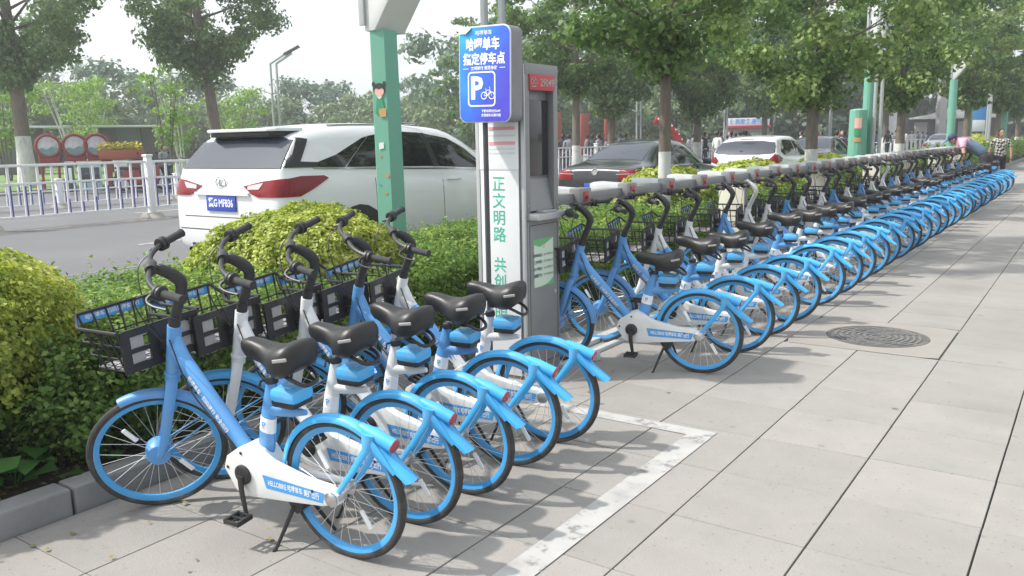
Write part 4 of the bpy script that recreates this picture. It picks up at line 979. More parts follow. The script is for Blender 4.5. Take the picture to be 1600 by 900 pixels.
def crown_pts(specs, leaf_per, sig, shell=.55):
    """specs: clump (cx,cy,cz,r)"""
    C_, N_ = [], []
    for (cx, cy, cz, r) in specs:
        k = max(8, int(leaf_per * r * r)); U = unit(k); rad = r * (shell + (1 - shell) * rng.random(k)) ; P = U * rad[:, None] * np.array([1, 1, .62]); C_.append(P + np.array([cx, cy, cz])); N_.append(U)
    return np.concatenate(C_), np.concatenate(N_)

def trunk_parts(t, h, r, bend, wash, limbs, seed):
    rd = random.Random(seed); b = MB(); n = 8
    pts = [Vector((bend[0] * (k / n) ** 1.3, bend[1] * (k / n) ** 1.3, h * k / n)) for k in range(n + 1)]
    rr = [r * (1.25 if k == 0 else 1.0 - .62 * k / n) for k in range(n + 1)]
    if wash:
        kk = wash / h * n
        lo = [p for k, p in enumerate(pts) if k < kk]; q = Vector((bend[0] * (wash / h) ** 1.3, bend[1] * (wash / h) ** 1.3, wash)); rw = r * (1 - .62 * wash / h)
        b.tube(lo + [q], [x_ * 1.02 for x_ in rr[:len(lo)]] + [rw * 1.02], 12); b.build('whitewashed_base', wash_m, t); b = MB()
        b.tube([q] + [p for k, p in enumerate(pts) if k > kk], [rw] + [rr[k] for k in range(n + 1) if k > kk], 12)
    else: b.tube(pts, rr, 12)
    for (z, dx, dy, dz, lr) in limbs:
        k = z / h; p0 = Vector((bend[0] * k ** 1.3, bend[1] * k ** 1.3, z)); e = p0 + Vector((dx, dy, dz))
        m_ = p0.lerp(e, .5) + Vector((rd.uniform(-.1, .1), rd.uniform(-.1, .1), rd.uniform(-.12, .05))) * Vector((dx, dy, dz)).length * .5
        path = smooth_path([p0, m_, e], 4); b.tube(path, [lr * (1 - .8 * i / (len(path) - 1)) for i in range(len(path))], 7)
    b.build('trunk', bark_m, t)

def ginkgo_tree(label, x, y, z0, h, r, base, crown_r, top, nclump, per, size, seed, wash=1.3, bend=(0, 0), m_=None, flat=1.0, grp='ginkgo trees in the verge', gold=0.0, stretchy=1.0, low=0.0):
    rd = random.Random(seed); t = thing('ginkgo_tree', label, 'tree', (x, y, z0), 0, grp)
    specs = []; limbs = []
    for k in range(nclump):
        f = (k + .5) / nclump; z = base + (top - base) * f ** 1.15
        prof = crown_r * (math.sin(PI * min(1, .22 + .80 * (1 - f))) ** .8) * (1.0 if f > .12 else .75)
        a = k * 2.399 + rd.uniform(-.4, .4); d = prof * rd.uniform(.35, 1.0)
        dx, dy = d * math.cos(a), d * math.sin(a) * stretchy; cz = z + rd.uniform(-.25, .25) - low * d / crown_r
        rr = crown_r * rd.uniform(.15, .27); specs.append((dx + bend[0] * z / h, dy + bend[1] * z / h, cz, rr))
        if k % 2 == 0 and z < h * .96:
            zz = max(base * .85, z - d * .55); zz = min(zz, h * .93); limbs.append((zz, dx * .92, dy * .92, cz - zz, r * .30 * (1 - .5 * f)))
    trunk_parts(t, h, r, bend, wash, limbs, seed)
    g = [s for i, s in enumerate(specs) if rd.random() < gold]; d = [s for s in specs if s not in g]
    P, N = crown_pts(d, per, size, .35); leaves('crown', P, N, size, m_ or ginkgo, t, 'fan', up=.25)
    if g: P, N = crown_pts(g, per * 1.2, size, .35); leaves('pale_boughs', P, N, size, ginkgo_b, t, 'fan', up=.25)  # lighter yellow-green leaves on randomly picked clumps
    return t
# row in the verge (x = -5.1)
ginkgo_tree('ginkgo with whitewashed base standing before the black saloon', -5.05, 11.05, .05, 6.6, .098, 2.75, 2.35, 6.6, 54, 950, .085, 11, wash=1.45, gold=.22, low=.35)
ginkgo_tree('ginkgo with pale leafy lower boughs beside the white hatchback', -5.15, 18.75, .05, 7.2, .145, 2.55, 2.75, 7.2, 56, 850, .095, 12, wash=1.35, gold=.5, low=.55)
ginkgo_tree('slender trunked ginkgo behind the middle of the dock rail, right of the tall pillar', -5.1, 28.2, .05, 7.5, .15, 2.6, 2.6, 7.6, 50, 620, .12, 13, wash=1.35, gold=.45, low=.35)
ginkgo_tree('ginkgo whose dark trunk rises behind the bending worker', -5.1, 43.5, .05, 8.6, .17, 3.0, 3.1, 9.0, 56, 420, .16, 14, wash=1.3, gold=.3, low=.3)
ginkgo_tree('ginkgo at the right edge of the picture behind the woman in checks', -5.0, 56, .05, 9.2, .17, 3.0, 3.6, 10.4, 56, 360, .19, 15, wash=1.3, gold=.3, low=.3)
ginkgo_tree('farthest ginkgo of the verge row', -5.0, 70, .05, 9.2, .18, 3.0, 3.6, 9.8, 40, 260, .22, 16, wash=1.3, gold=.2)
# across the road, left
def loc_tree(label, px, d, z0, h, r, base, cr, top, nc, per, size, seed, **k):
    x, y = spot(px, d); return ginkgo_tree(label, x, y, z0, h, r, base, cr, top, nc, per, size, seed, **k)
R1 = 'trees on the lawn across the road'
loc_tree('leaning tree with whitewashed base behind the white barrier, at far left', 40, 37, .3, 10.5, .30, 4.0, 4.2, 11.5, 60, 520, .14, 21, wash=1.9, bend=(-1.0, .3), grp=R1, m_=far_leaf, low=.3)
loc_tree('tall leaning tree with dark boughs rising behind the tail of the white SUV', 345, 38, .3, 11.0, .27, 4.6, 4.3, 12.5, 66, 520, .135, 22, wash=1.9, bend=(-1.2, -.2), grp=R1, m_=far_leaf, low=.5)
loc_tree('dark leafy tree right behind the black saloon', 905, 30, .3, 8.4, .16, 3.1, 3.2, 9.0, 56, 560, .13, 23, wash=1.2, grp='trees around the plaza', m_=ginkgo, low=.4)
loc_tree('leafy tree between the kiosk and the twin pole lamp', 960, 40, .28, 9.5, .2, 3.0, 3.9, 10, 56, 460, .15, 24, wash=1.2, grp='trees around the plaza', m_=far_leaf, low=.4)
loc_tree('tree behind the roof of the black saloon, right of the whitewashed trunk', 1095, 42, .28, 9.5, .2, 2.8, 4.0, 10, 56, 460, .15, 25, wash=1.2, grp='trees around the plaza', m_=ginkgo, low=.4)
loc_tree('dark tree filling the gap behind the white hatchback', 1200, 55, .28, 10, .2, 3.2, 4.4, 11, 50, 360, .18, 26, wash=1.2, grp='trees around the plaza', m_=far_leaf, low=.3)
loc_tree('tree standing behind the tall green pillar', 1390, 62, .28, 10, .2, 3.4, 4.0, 10.5, 48, 320, .19, 27, wash=1.2, grp='trees around the plaza', m_=far_leaf)
loc_tree('narrow tree behind the blue parking sign', 745, 48, .28, 8.2, .14, 1.6, 2.2, 8.2, 44, 430, .15, 28, wash=0, grp='trees around the plaza', m_=far_leaf)

# young birch-like clump, left middle: pale stems, fresh leaves
def young(label, px, d, h, cr, n, seed, m_=fresh_leaf, stems=5, z0=.3, grp='young pale stemmed trees on the lawn', base=.28, size=.17, per=170):
    x, y = spot(px, d); rd = random.Random(seed); t = thing('young_tree', label, 'tree', (x, y, z0), 0, grp)
    b = MB()
    for k in range(stems):
        a = rd.uniform(0, 6.28); q = rd.uniform(.3, .8) * cr; b.tube([(.15 * math.cos(a), .15 * math.sin(a), 0), (q * .5 * math.cos(a), q * .5 * math.sin(a), h * .45), (q * math.cos(a), q * math.sin(a), h * .9)], [.05, .035, .012], 6)
    b.build('trunk', wash_m if seed % 2 else bark_m, t)
    specs = []
    for k in range(n):
        f = rd.random(); z = h * (base + (1 - base) * f); a = rd.uniform(0, 6.28); q = cr * math.sin(PI * min(1, .3 + .72 * (1 - f))) * rd.uniform(.2, 1); specs.append((q * math.cos(a), q * math.sin(a), z, cr * rd.uniform(.22, .38)))
    P, N = crown_pts(specs, per, .2, .3); leaves('crown', P, N, size, m_, t, 'kite', up=.2); return t
for i, (px, d, h, cr, lab) in enumerate([(146, 68, 6.2, 2.2, 'fresh green young tree seen between the piers of the grey gateway'), (262, 44, 5.2, 1.4, 'fresh green many stemmed tree right behind the flower planter'), (288, 50, 4.6, 1.3, 'low fresh green tree with white stems beside the leaning trunk'),
        (10, 46, 4.6, 2.0, 'young green tree at the far left edge'), (120, 55, 5.6, 2.2, 'young tree rising behind the grey gateway'), (372, 60, 5.0, 2.6, 'pale green tree above the roof edge of the white SUV')]):
    young(lab, px, d, h, cr, 26, 31 + i)
# distant belt of trees: shared crown meshes
far = []
hazy = leafmat('hazy_tree_leaf', [(.10, .15, .075), (.14, .20, .10), (.19, .26, .13), (.26, .32, .18)], .25)  # distance haze put into the paler leaf colours of both belt materials
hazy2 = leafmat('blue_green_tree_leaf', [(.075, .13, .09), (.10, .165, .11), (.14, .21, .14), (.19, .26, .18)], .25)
def belt(px, d, h, cr, seed, m_, lab, base=.12):
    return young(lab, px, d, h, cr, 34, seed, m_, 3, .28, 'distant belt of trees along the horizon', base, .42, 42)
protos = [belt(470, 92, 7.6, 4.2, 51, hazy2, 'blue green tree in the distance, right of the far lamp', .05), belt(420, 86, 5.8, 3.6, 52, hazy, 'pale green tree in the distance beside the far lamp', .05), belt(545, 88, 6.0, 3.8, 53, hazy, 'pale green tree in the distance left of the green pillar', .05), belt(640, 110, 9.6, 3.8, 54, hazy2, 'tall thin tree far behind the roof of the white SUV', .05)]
CM3 = child_map(); rd = random.Random(5)
spec = [(385, 96, 1, .9), (505, 94, 0, .95), (445, 100, 2, 1), (525, 84, 2, .9), (572, 90, 1, 1.0), (600, 84, 2, 1.05), (625, 92, 1, 1.0), (662, 88, 2, 1.0), (690, 80, 1, 1.05), (715, 72, 2, 1.1), (742, 66, 0, 1.15), (770, 70, 1, 1.2), (800, 74, 0, 1.2), (830, 70, 2, 1.2), (860, 76, 0, 1.25), (890, 80, 1, 1.3), (925, 84, 2, 1.3), (1010, 86, 1, 1.3), (1040, 80, 2, 1.1), (1075, 90, 0, 1.4), (1100, 78, 1, 1.1),
        (1135, 92, 0, 1.5), (1165, 96, 2, 1.5), (1210, 88, 0, 1.5), (1250, 92, 1, 1.5), (1290, 90, 0, 1.6), (1330, 96, 2, 1.6), (1370, 110, 0, 1.7), (1420, 118, 1, 1.7), (1470, 120, 0, 1.5), (1540, 125, 2, 1.6), (1585, 120, 0, 1.6), (330, 90, 0, 1.0), (300, 84, 1, 1.0), (270, 92, 2, 1.1), (235, 88, 0, 1.1), (190, 80, 1, 1.1), (150, 86, 2, 1.1), (105, 82, 0, 1.1), (60, 80, 1, 1.1), (20, 84, 2, 1.1), (-30, 80, 0, 1.1), (355, 82, 2, .9), (-90, 70, 1, 1.1), (1650, 110, 0, 1.6), (1720, 120, 2, 1.6)]
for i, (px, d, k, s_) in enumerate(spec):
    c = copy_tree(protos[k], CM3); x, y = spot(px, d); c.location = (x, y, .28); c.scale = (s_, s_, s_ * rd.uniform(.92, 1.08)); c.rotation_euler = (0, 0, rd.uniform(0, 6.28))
    lm = [(30, 'at the far left edge'), (100, 'above the round red signs'), (175, 'above the flower planter'), (225, 'above the parked scooters'), (290, 'left of the leaning whitewashed trunk'), (352, 'right of the leaning whitewashed trunk'), (395, 'left of the lamp with the dark panel'), (455, 'just right of the lamp with the dark panel'), (515, 'over the SUV roof, midway from lamp to green pillar'), (560, 'close left of the near green pillar'), (620, 'close behind the near green pillar'), (675, 'between green pillar and blue sign'), (730, 'just left of the blue sign'), (785, 'behind the blue sign'), (845, 'behind the kiosk'), (895, 'behind the left red column'), (940, 'behind the middle red column'), (1020, 'over the roof of the black saloon'), (1060, 'behind the red arch'), (1090, 'right of the red arch'), (1125, 'left of the little shop'), (1180, 'behind the little shop'), (1230, 'right of the little shop'), (1275, 'behind the trunk beside the hatchback'), (1315, 'left of the short green pillar'), (1350, 'behind the tall green pillar'), (1395, 'left of the pavilion'), (1450, 'behind the pavilion'), (1510, 'behind the bending worker'), (1560, 'behind the woman in checks'), (1620, 'at the right edge'), (9999, 'beyond the right edge')]
    c['label'] = ('blue green ' if k == 0 else ('pale green ' if k == 1 else 'light green ')) + 'hazy tree far off, ' + (next(s for q, s in lm if px < q) if px > -40 else 'beyond the left edge')
for p in protos: pass
# undergrowth closing the horizon far behind
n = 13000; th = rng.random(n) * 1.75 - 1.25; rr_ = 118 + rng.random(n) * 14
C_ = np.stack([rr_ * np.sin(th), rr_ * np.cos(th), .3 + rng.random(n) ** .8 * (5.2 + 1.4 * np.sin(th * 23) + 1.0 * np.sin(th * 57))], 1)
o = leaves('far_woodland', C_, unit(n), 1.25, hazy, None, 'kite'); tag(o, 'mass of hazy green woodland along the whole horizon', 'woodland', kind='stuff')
# ------------------------------------------------------------------ cars
glass_m = mat('car_glass', (.014, .017, .019), .05, spec=.7)
glass2_m = mat('tinted_rear_glass', (.045, .052, .068), .10, spec=.55)
carw = mat('white_car_paint', (.72, .73, .74), .30, coat=1.0, spec=.5)
cark = mat('black_car_paint', (.016, .018, .022), .25, coat=.8, metal=.1)
carg = mat('silver_car_paint', (.35, .38, .42), .3, coat=1.0, metal=.5)
trim_m = mat('black_car_trim', (.015, .015, .016), .5)
tail_m = mat('red_tail_light', (.20, .006, .010), .2, spec=.3, coat=.15)
clear_m = mat('clear_light_lens', (.42, .40, .40), .12, coat=1.0)
chrome = mat('chrome', (.62, .63, .64), .12, metal=1)
plate_b = mat('blue_plate', (.03, .07, .42), .4)
alloy = mat('alloy_wheel', (.40, .41, .42), .3, metal=.7)

PAL = None
def car(name, label, x, y, stations, L, paint, group=None, rz=0):
    """stations: (s, zb, wm, zbelt, wbelt, ztop, wtop) from tail to nose; local y forward, x to the right"""
    t = thing(name, label, 'car', (x, y, .2), rz, group)
    n = len(stations); K = 6
    def interp(arr, u):
        i = min(int(u), n - 2); f = u - i; g = lambda k: np.array(arr[max(0, min(n - 1, k))], float)
        a, b_, c, d = g(i - 1), g(i), g(i + 1), g(i + 2)
        return .5 * (2 * b_ + (c - a) * f + (2 * a - 5 * b_ + 4 * c - d) * f * f + (3 * b_ - a - 3 * c + d) * f ** 3)
    rings = []
    for q in range((n - 1) * K + 1):
        s_, zb, wm, zl, wl, zt, wt = interp(stations, q / K)
        half = [(0, zb), (wm * .80, zb), (wm * .96, zb + .05), (wm, zb + .16), (wm * 1.004, (zb + zl) * .5), (wm * .995, zl - .16), (wl + (wm - wl) * .55, zl - .05), (wl, zl), (wl + (wt - wl) * .33, zl + (zt - zl) * .38), (wl + (wt - wl) * .68, zl + (zt - zl) * .72), (wt * 1.0, zl + (zt - zl) * .93), (wt * .90, zt - (zt - zl) * .012), (wt * .6, zt + .012), (wt * .3, zt + .02), (0, zt + .023)]
        rings.append([V(-a, s_, z) for a, z in half[::-1]] + [V(a, s_, z) for a, z in half[1:]])
    m_ = len(rings[0]); b = MB(); vs = [p for g in rings for p in g]
    fs = [(i * m_ + j, i * m_ + j + 1, (i + 1) * m_ + j + 1, (i + 1) * m_ + j) for i in range(len(rings) - 1) for j in range(m_ - 1)]
    for base in (0, (len(rings) - 1) * m_):
        h = m_ // 2
        for j in range(h): fs.append((base + j, base + j + 1, base + m_ - 2 - j, base + m_ - 1 - j))
    b.add(vs, fs); body = b.build('body', paint, t, ang=50)
    bm = bmesh.new(); bm.from_mesh(body.data); tree = BVHTree.FromBMesh(bm); bm.free()
    def patch(nm, poly, d, m2, off=.006, parent=None, cuts=3, far=4):
        """poly in the plane facing d ('right' (y,z), 'left', 'rear' (x,z), 'top' (x,y))"""
        bm = bmesh.new()
        P3 = {'right': lambda a, c: V(far, a, c), 'left': lambda a, c: V(-far, a, c), 'rear': lambda a, c: V(a, -far, c), 'front': lambda a, c: V(a, L + far, c), 'top': lambda a, c: V(a, c, far)}[d]
        D = {'right': V(-1, 0, 0), 'left': V(1, 0, 0), 'rear': V(0, 1, 0), 'front': V(0, -1, 0), 'top': V(0, 0, -1)}[d]
        f = bm.faces.new([bm.verts.new(P3(*p)) for p in poly]); bmesh.ops.triangulate(bm, faces=[f])
        for _ in range(cuts): bmesh.ops.subdivide_edges(bm, edges=[e for e in bm.edges if e.calc_length() > .07], cuts=1, use_grid_fill=True); bmesh.ops.triangulate(bm, faces=bm.faces[:])
        for v in bm.verts:
            h, nrm, _, _ = tree.ray_cast(v.co, D)
            if h is None:
                h, nrm, _, _ = tree.find_nearest(v.co + D * (far * .9)); 
            v.co = h - D * off
        ex = bmesh.ops.extrude_face_region(bm, geom=bm.faces[:]); 
        for e in ex['geom']:
            if isinstance(e, bmesh.types.BMVert): e.co += D * (off * 1.6)
        q = MB(); q.addbm(bm); bm.free(); return q.build(nm, m2, parent or t, ang=50)
    return t, body, patch, tree

def wheels(t, ys, hw, r):
    for yy in ys:
        for s_ in (-1, 1):
            b = MB(); b.torus(r - .06, .062, (s_ * (hw - .10), yy, r), 'x', 32, 10, ry=.105); w_ = b.build('wheel', M_['tyre'], t)
            b = MB(); b.lathe([(r - .09, -.08), (r - .085, .09), (r - .11, .095), (r - .12, .05), (.05, .03), (.045, .06), (0, .065)] if s_ > 0 else [(r - .09, .08), (r - .085, -.09), (r - .11, -.095), (r - .12, -.05), (.05, -.03), (.045, -.06), (0, -.065)], (s_ * (hw - .10), yy, r), 'x', 28)
            for k in range(10):
                a = 2 * PI * k / 10; c_ = V(s_ * (hw - .045), yy + (r - .19) * math.cos(a), r + (r - .19) * math.sin(a)); b.box(c_, (.02, .20, .035), rot=Matrix.Rotation(a, 3, 'X'))
            b.build('rim', alloy, w_)
def arch(patch, ys, r, side='right'):
    for yy in ys: patch('wheel_arch', [(yy + (r + .075) * math.cos(2 * PI * k / 20), max(.2, r + (r + .075) * math.sin(2 * PI * k / 20))) for k in range(20)], side, trim_m, .004)  # dark disc on the uncut body, painted shade of the wheel well

# white SUV
suv_st = [(0.00, .40, .82, .98, .74, 1.00, .62), (.04, .34, .89, 1.10, .82, 1.14, .74), (.13, .29, .93, 1.17, .88, 1.27, .85), (.28, .27, .945, 1.20, .90, 1.45, .80), (.44, .26, .947, 1.20, .905, 1.60, .745), (.80, .25, .947, 1.185, .905, 1.675, .70), (1.5, .25, .947, 1.155, .905, 1.715, .66), (2.3, .25, .947, 1.13, .90, 1.71, .66), (3.1, .25, .945, 1.10, .895, 1.63, .65), (3.75, .25, .945, 1.04, .885, 1.33, .68), (4.15, .26, .94, 1.01, .87, 1.10, .74), (4.6, .28, .92, .93, .84, .98, .66), (4.88, .33, .86, .80, .76, .84, .60), (5.02, .42, .72, .66, .62, .68, .5)]
SX, SY = -7.80, 5.72
t, body, patch, _ = car('white_suv', 'white SUV parked at the kerb behind the golden bush and the green pillar', SX, SY, suv_st, 5.02, carw)
patch('rear_window', [(-.84, 1.25), (.84, 1.25), (.745, 1.575), (-.745, 1.575)], 'rear', glass2_m, .014)
patch('rear_pillar_trim', [(.13, 1.258), (.56, 1.252), (.60, 1.30), (.345, 1.315), (.55, 1.55), (.37, 1.575)], 'right', trim_m, .018, cuts=4)
b = MB(); b.prism([(-.50, .235), (.50, .235), (.60, .29), (.655, .46), (.64, .62), (-.64, .62), (-.655, .46), (-.60, .29)], 1.635, 1.672, 'xy', bev=.014); b.build('spoiler', carw, t)
b = MB(); b.prism([(-.50, .275), (.50, .275), (.60, .35), (.61, .52), (-.61, .52), (-.60, .35)], 1.585, 1.634, 'xy', bev=.01); b.build('spoiler_underside', trim_m, t)
patch('tail_light', [(.50, .985), (.60, .955), (.90, .955), (.94, 1.09), (.90, 1.145), (.66, 1.12), (.36, 1.065)], 'rear', tail_m, .014); patch('tail_light', [(-.50, .985), (-.60, .955), (-.90, .955), (-.94, 1.09), (-.90, 1.145), (-.66, 1.12), (-.36, 1.065)], 'rear', tail_m, .014)
patch('lens', [(.44, 1.03), (.62, 1.035), (.68, 1.105), (.44, 1.07)], 'rear', clear_m, .02); patch('lens', [(-.44, 1.03), (-.62, 1.035), (-.68, 1.105), (-.44, 1.07)], 'rear', clear_m, .02)
patch('tail_light', [(.05, .955), (.26, .955), (.46, 1.03), (.68, 1.13), (.62, 1.16), (.30, 1.165), (.05, 1.13)], 'right', tail_m, .012)
patch('chrome_bar', [(-.46, .965), (.46, .965), (.46, .995), (-.46, .995)], 'rear', carw, .03)
patch('tailgate_seam', [(-.70, .72), (.70, .72), (.70, .728), (-.70, .728)], 'rear', trim_m, .003); patch('bumper_seam', [(-.80, .575), (.80, .575), (.80, .585), (-.80, .585)], 'rear', trim_m, .003)
patch('bumper_insert', [(-.66, .30), (.66, .30), (.60, .42), (-.60, .42)], 'rear', trim_m, .008)
b = MB(); b.bbox((-.02, -.012, .875), (.50, .014, .17), .004); pl = b.build('licence_plate', plate_b, t)
text_on('冀G·MF836', .115, frame_m((-.02, -.0205, .875), (1, 0, 0), (0, 0, 1)), M_['lwhite'], pl, bold=.02, width=.42)
b = MB(); b.torus(.056, .006, (0, 0, 0), 'y', 24, 6); b.box((-.012, 0, 0), (.012, .01, .07)); b.box((.012, 0, -.03), (.05, .01, .011)); b.v = [V(v.x * 1.5, v.y, v.z * 1.1) + V(-.02, .004, 1.10) for v in b.v]; b.build('emblem', chrome, t)
for s_ in (-.62, .62): b = MB(); b.lathe([(.05, 0), (.055, .10), (.045, .10), (.042, 0)], (s_, -.015, .33), 'y', 16); b.build('exhaust_tip', chrome, t)
# side
patch('side_window', [(1.00, 1.235), (2.52, 1.195), (2.44, 1.615), (1.95, 1.63), (1.515, 1.578), (1.18, 1.365), (1.04, 1.265)], 'right', glass_m, .006)
patch('side_window', [(2.62, 1.19), (3.72, 1.13), (3.32, 1.40), (3.0, 1.54), (2.54, 1.605)], 'right', glass_m, .006)
patch('quarter_window', [(.40, 1.255), (.98, 1.235), (1.03, 1.27), (1.16, 1.36), (1.50, 1.575), (1.40, 1.555), (.90, 1.375)], 'right', glass_m, .006)
patch('window_pillar', [(2.52, 1.19), (2.62, 1.19), (2.54, 1.61), (2.44, 1.61)], 'right', trim_m, .010)
for s_ in (2.62, 3.70, 1.40): patch('door_seam', [(s_, .42), (s_ + .008, .42), (s_ + .008, 1.10), (s_, 1.10)], 'right', trim_m, .002)
patch('sill_trim', [(1.55, .30), (3.4, .30), (3.4, .40), (1.55, .40)], 'right', carg, .010)
patch('chrome_strip', [(.50, 1.232), (3.72, 1.118), (3.72, 1.133), (.50, 1.247)], 'right', chrome, .010)
for s_ in (1.62, 2.72): b = MB(); b.tube(smooth_path([V(.940, s_, 1.02), V(.985, s_ + .04, 1.02), V(.985, s_ + .20, 1.02), V(.940, s_ + .24, 1.02)], 4), .013, 8, flat=.7); b.build('door_handle', carw, t)
for s_ in (-1, 1): b = MB(); b.bbox((s_ * 1.02, 3.62, 1.14), (.20, .12, .15), .04); b.build('mirror', carw, t)
patch('windscreen', [(-.6, 3.2), (.6, 3.2), (.66, 4.0), (-.66, 4.0)], 'top', glass_m, .006)
arch(patch, (1.12, 4.02), .37); wheels(t, (1.12, 4.02), .94, .37)
for s_ in (-1, 1): b = MB(); b.tube([V(s_ * .60, 1.0, 1.70), V(s_ * .61, 2.5, 1.73)], .012, 6); b.build('roof_rail', chrome, t)

# black saloon and its grey twin further up
sed_st = [(0, .36, .72, .78, .66, .80, .58), (.05, .28, .84, .90, .76, .93, .66), (.35, .24, .90, .95, .82, 1.0, .70), (.75, .22, .91, .965, .84, 1.06, .66), (1.15, .21, .915, .965, .845, 1.24, .60), (1.6, .21, .915, .955, .845, 1.40, .57), (2.2, .20, .915, .94, .845, 1.455, .57), (2.8, .20, .915, .93, .84, 1.40, .58), (3.3, .20, .91, .92, .83, 1.18, .62), (3.75, .22, .905, .90, .82, .965, .66), (4.4, .25, .88, .80, .78, .85, .62), (4.75, .32, .78, .68, .66, .70, .55), (4.85, .38, .66, .58, .55, .60, .45)]
def saloon(label, x, y, paint, badge, sc=1.0):
    t, body, patch, _ = car('saloon_car', label, x, y, sed_st, 4.85, paint, None)
    patch('rear_window', [(-.55, .55), (.55, .55), (.47, 1.58), (-.47, 1.58)], 'top', glass2_m, .006) if False else patch('rear_window', [(-.60, .80), (.60, .80), (.50, 1.62), (-.50, 1.62)], 'top', glass2_m, .008)
    patch('tail_light', [(.50, .73), (.80, .73), (.85, .92), (.52, .915)], 'rear', tail_m, .012); patch('tail_light', [(-.50, .73), (-.80, .73), (-.85, .92), (-.52, .915)], 'rear', tail_m, .012)
    patch('tail_light_stripe', [(.46, .835), (.80, .845), (.80, .855), (.46, .846)], 'rear', clear_m, .016); patch('tail_light_stripe', [(-.46, .835), (-.80, .845), (-.80, .855), (-.46, .846)], 'rear', clear_m, .016)
    patch('tail_light', [(.05, .705), (.30, .76), (.40, .90), (.05, .915)], 'right', tail_m, .010)
    patch('side_window', [(1.0, .985), (1.95, .975), (1.93, 1.36), (1.65, 1.36), (1.30, 1.20)], 'right', glass_m, .006); patch('side_window', [(2.02, .975), (3.15, .955), (2.85, 1.16), (2.55, 1.32), (2.0, 1.37)], 'right', glass_m, .006)
    patch('chrome_strip', [(.9, .965), (3.2, .935), (3.2, .95), (.9, .982)], 'right', chrome, .010)
    patch('windscreen', [(-.52, 2.85), (.52, 2.85), (.60, 3.6), (-.60, 3.6)], 'top', glass_m, .008)
    for s_ in (1.98, 3.15): patch('door_seam', [(s_, .35), (s_ + .008, .35), (s_ + .008, .95), (s_, .95)], 'right', trim_m, .003)
    b = MB(); b.torus(.062, .010, (0, -.006, .885), 'y', 22, 6)
    if badge:
        for s_ in (-1, 1): b.tube([(s_ * .03, .008, .915), (s_ * .008, .008, .875), (0, .008, .89)], .005, 5); b.tube([(s_ * .048, .008, .895), (s_ * .022, .008, .83), (0, .008, .862)], .005, 5)
    b.build('emblem', chrome, t)
    b = MB(); b.lathe([(0, -.004), (.055, -.004), (.055, .004), (0, .004)], (0, -.002, .885), 'y', 20); b.build('emblem_disc', M_['deck'], t)
    patch('bumper_insert', [(-.60, .40), (.60, .40), (.62, .52), (-.62, .52)], 'rear', trim_m, .006)
    b = MB(); b.bbox((0, -.012, .60), (.44, .014, .14), .004); b.build('licence_plate', plate_b, t)
    for s_ in (-1, 1): b = MB(); b.bbox((s_ * .98, 3.15, 1.0), (.18, .10, .13), .035); b.build('mirror', paint, t)
    arch(patch, (1.05, 3.85), .33); wheels(t, (1.05, 3.85), .91, .33); return t
saloon('black saloon parked ahead of the white SUV, red tail lights over the dock rail', -7.88, 14.1, cark, True)
saloon('dark saloon parked ahead of the white hatchback, half hidden by a tree trunk', -7.95, 27.6, cark, False)
saloon('silver car with wide rear standing beyond the far green pillar', -8.3, 57.5, carg, False)
# white hatchback
hat_st = [(0, .36, .72, .84, .70, .86, .62), (.05, .28, .86, .98, .83, 1.00, .80), (.22, .25, .90, 1.00, .86, 1.22, .78), (.50, .24, .905, 1.00, .86, 1.42, .68), (.95, .23, .905, .985, .85, 1.485, .60), (1.7, .22, .905, .965, .85, 1.50, .60), (2.3, .22, .905, .95, .845, 1.46, .60), (2.9, .22, .90, .935, .835, 1.24, .62), (3.35, .23, .895, .92, .82, 1.0, .68), (3.9, .26, .87, .84, .78, .88, .62), (4.2, .32, .78, .70, .66, .72, .55), (4.32, .40, .64, .58, .54, .60, .45)]
t, body, patch, _ = car('white_hatchback', 'white hatchback parked behind the golden bush, wide rear window towards the camera', -7.56, 21.3, hat_st, 4.32, carw)
patch('rear_window', [(-.74, 1.06), (-.40, 1.035), (.40, 1.035), (.74, 1.06), (.84, 1.12), (.70, 1.34), (.35, 1.385), (-.35, 1.385), (-.70, 1.34), (-.84, 1.12)], 'rear', glass2_m, .008)
patch('tail_light', [(.70, .80), (.86, .84), (.88, 1.0), (.80, 1.06), (.66, .90)], 'rear', tail_m, .012); patch('tail_light', [(-.70, .80), (-.86, .84), (-.88, 1.0), (-.80, 1.06), (-.66, .90)], 'rear', tail_m, .012)
patch('tail_light', [(.04, .80), (.34, .87), (.42, .93), (.14, 1.04), (.04, 1.0)], 'right', tail_m, .010)
patch('side_window', [(.48, 1.10), (.70, 1.02), (1.75, .995), (1.73, 1.39), (1.1, 1.40), (.75, 1.30)], 'right', glass_m, .006); patch('side_window', [(1.82, .995), (2.85, .965), (2.55, 1.20), (2.25, 1.34), (1.80, 1.39)], 'right', glass_m, .006)
patch('windscreen', [(-.54, 2.4), (.54, 2.4), (.60, 3.2), (-.60, 3.2)], 'top', glass_m, .008)
b = MB(); b.bbox((0, .30, 1.42), (.34, .03, .02), .005); b.build('brake_light', tail_m, t)
b = MB(); b.tube(smooth_path([V(-.12, .10, 1.13), V(.12, .14, 1.10), V(.34, .13, 1.08)], 4), .010, 6); b.build('wiper', trim_m, t)
for s_ in (-1, 1): b = MB(); b.bbox((s_ * .97, 2.85, .99), (.18, .10, .13), .035); b.build('mirror', carw, t)
arch(patch, (.85, 3.45), .32); wheels(t, (.85, 3.45), .90, .32)

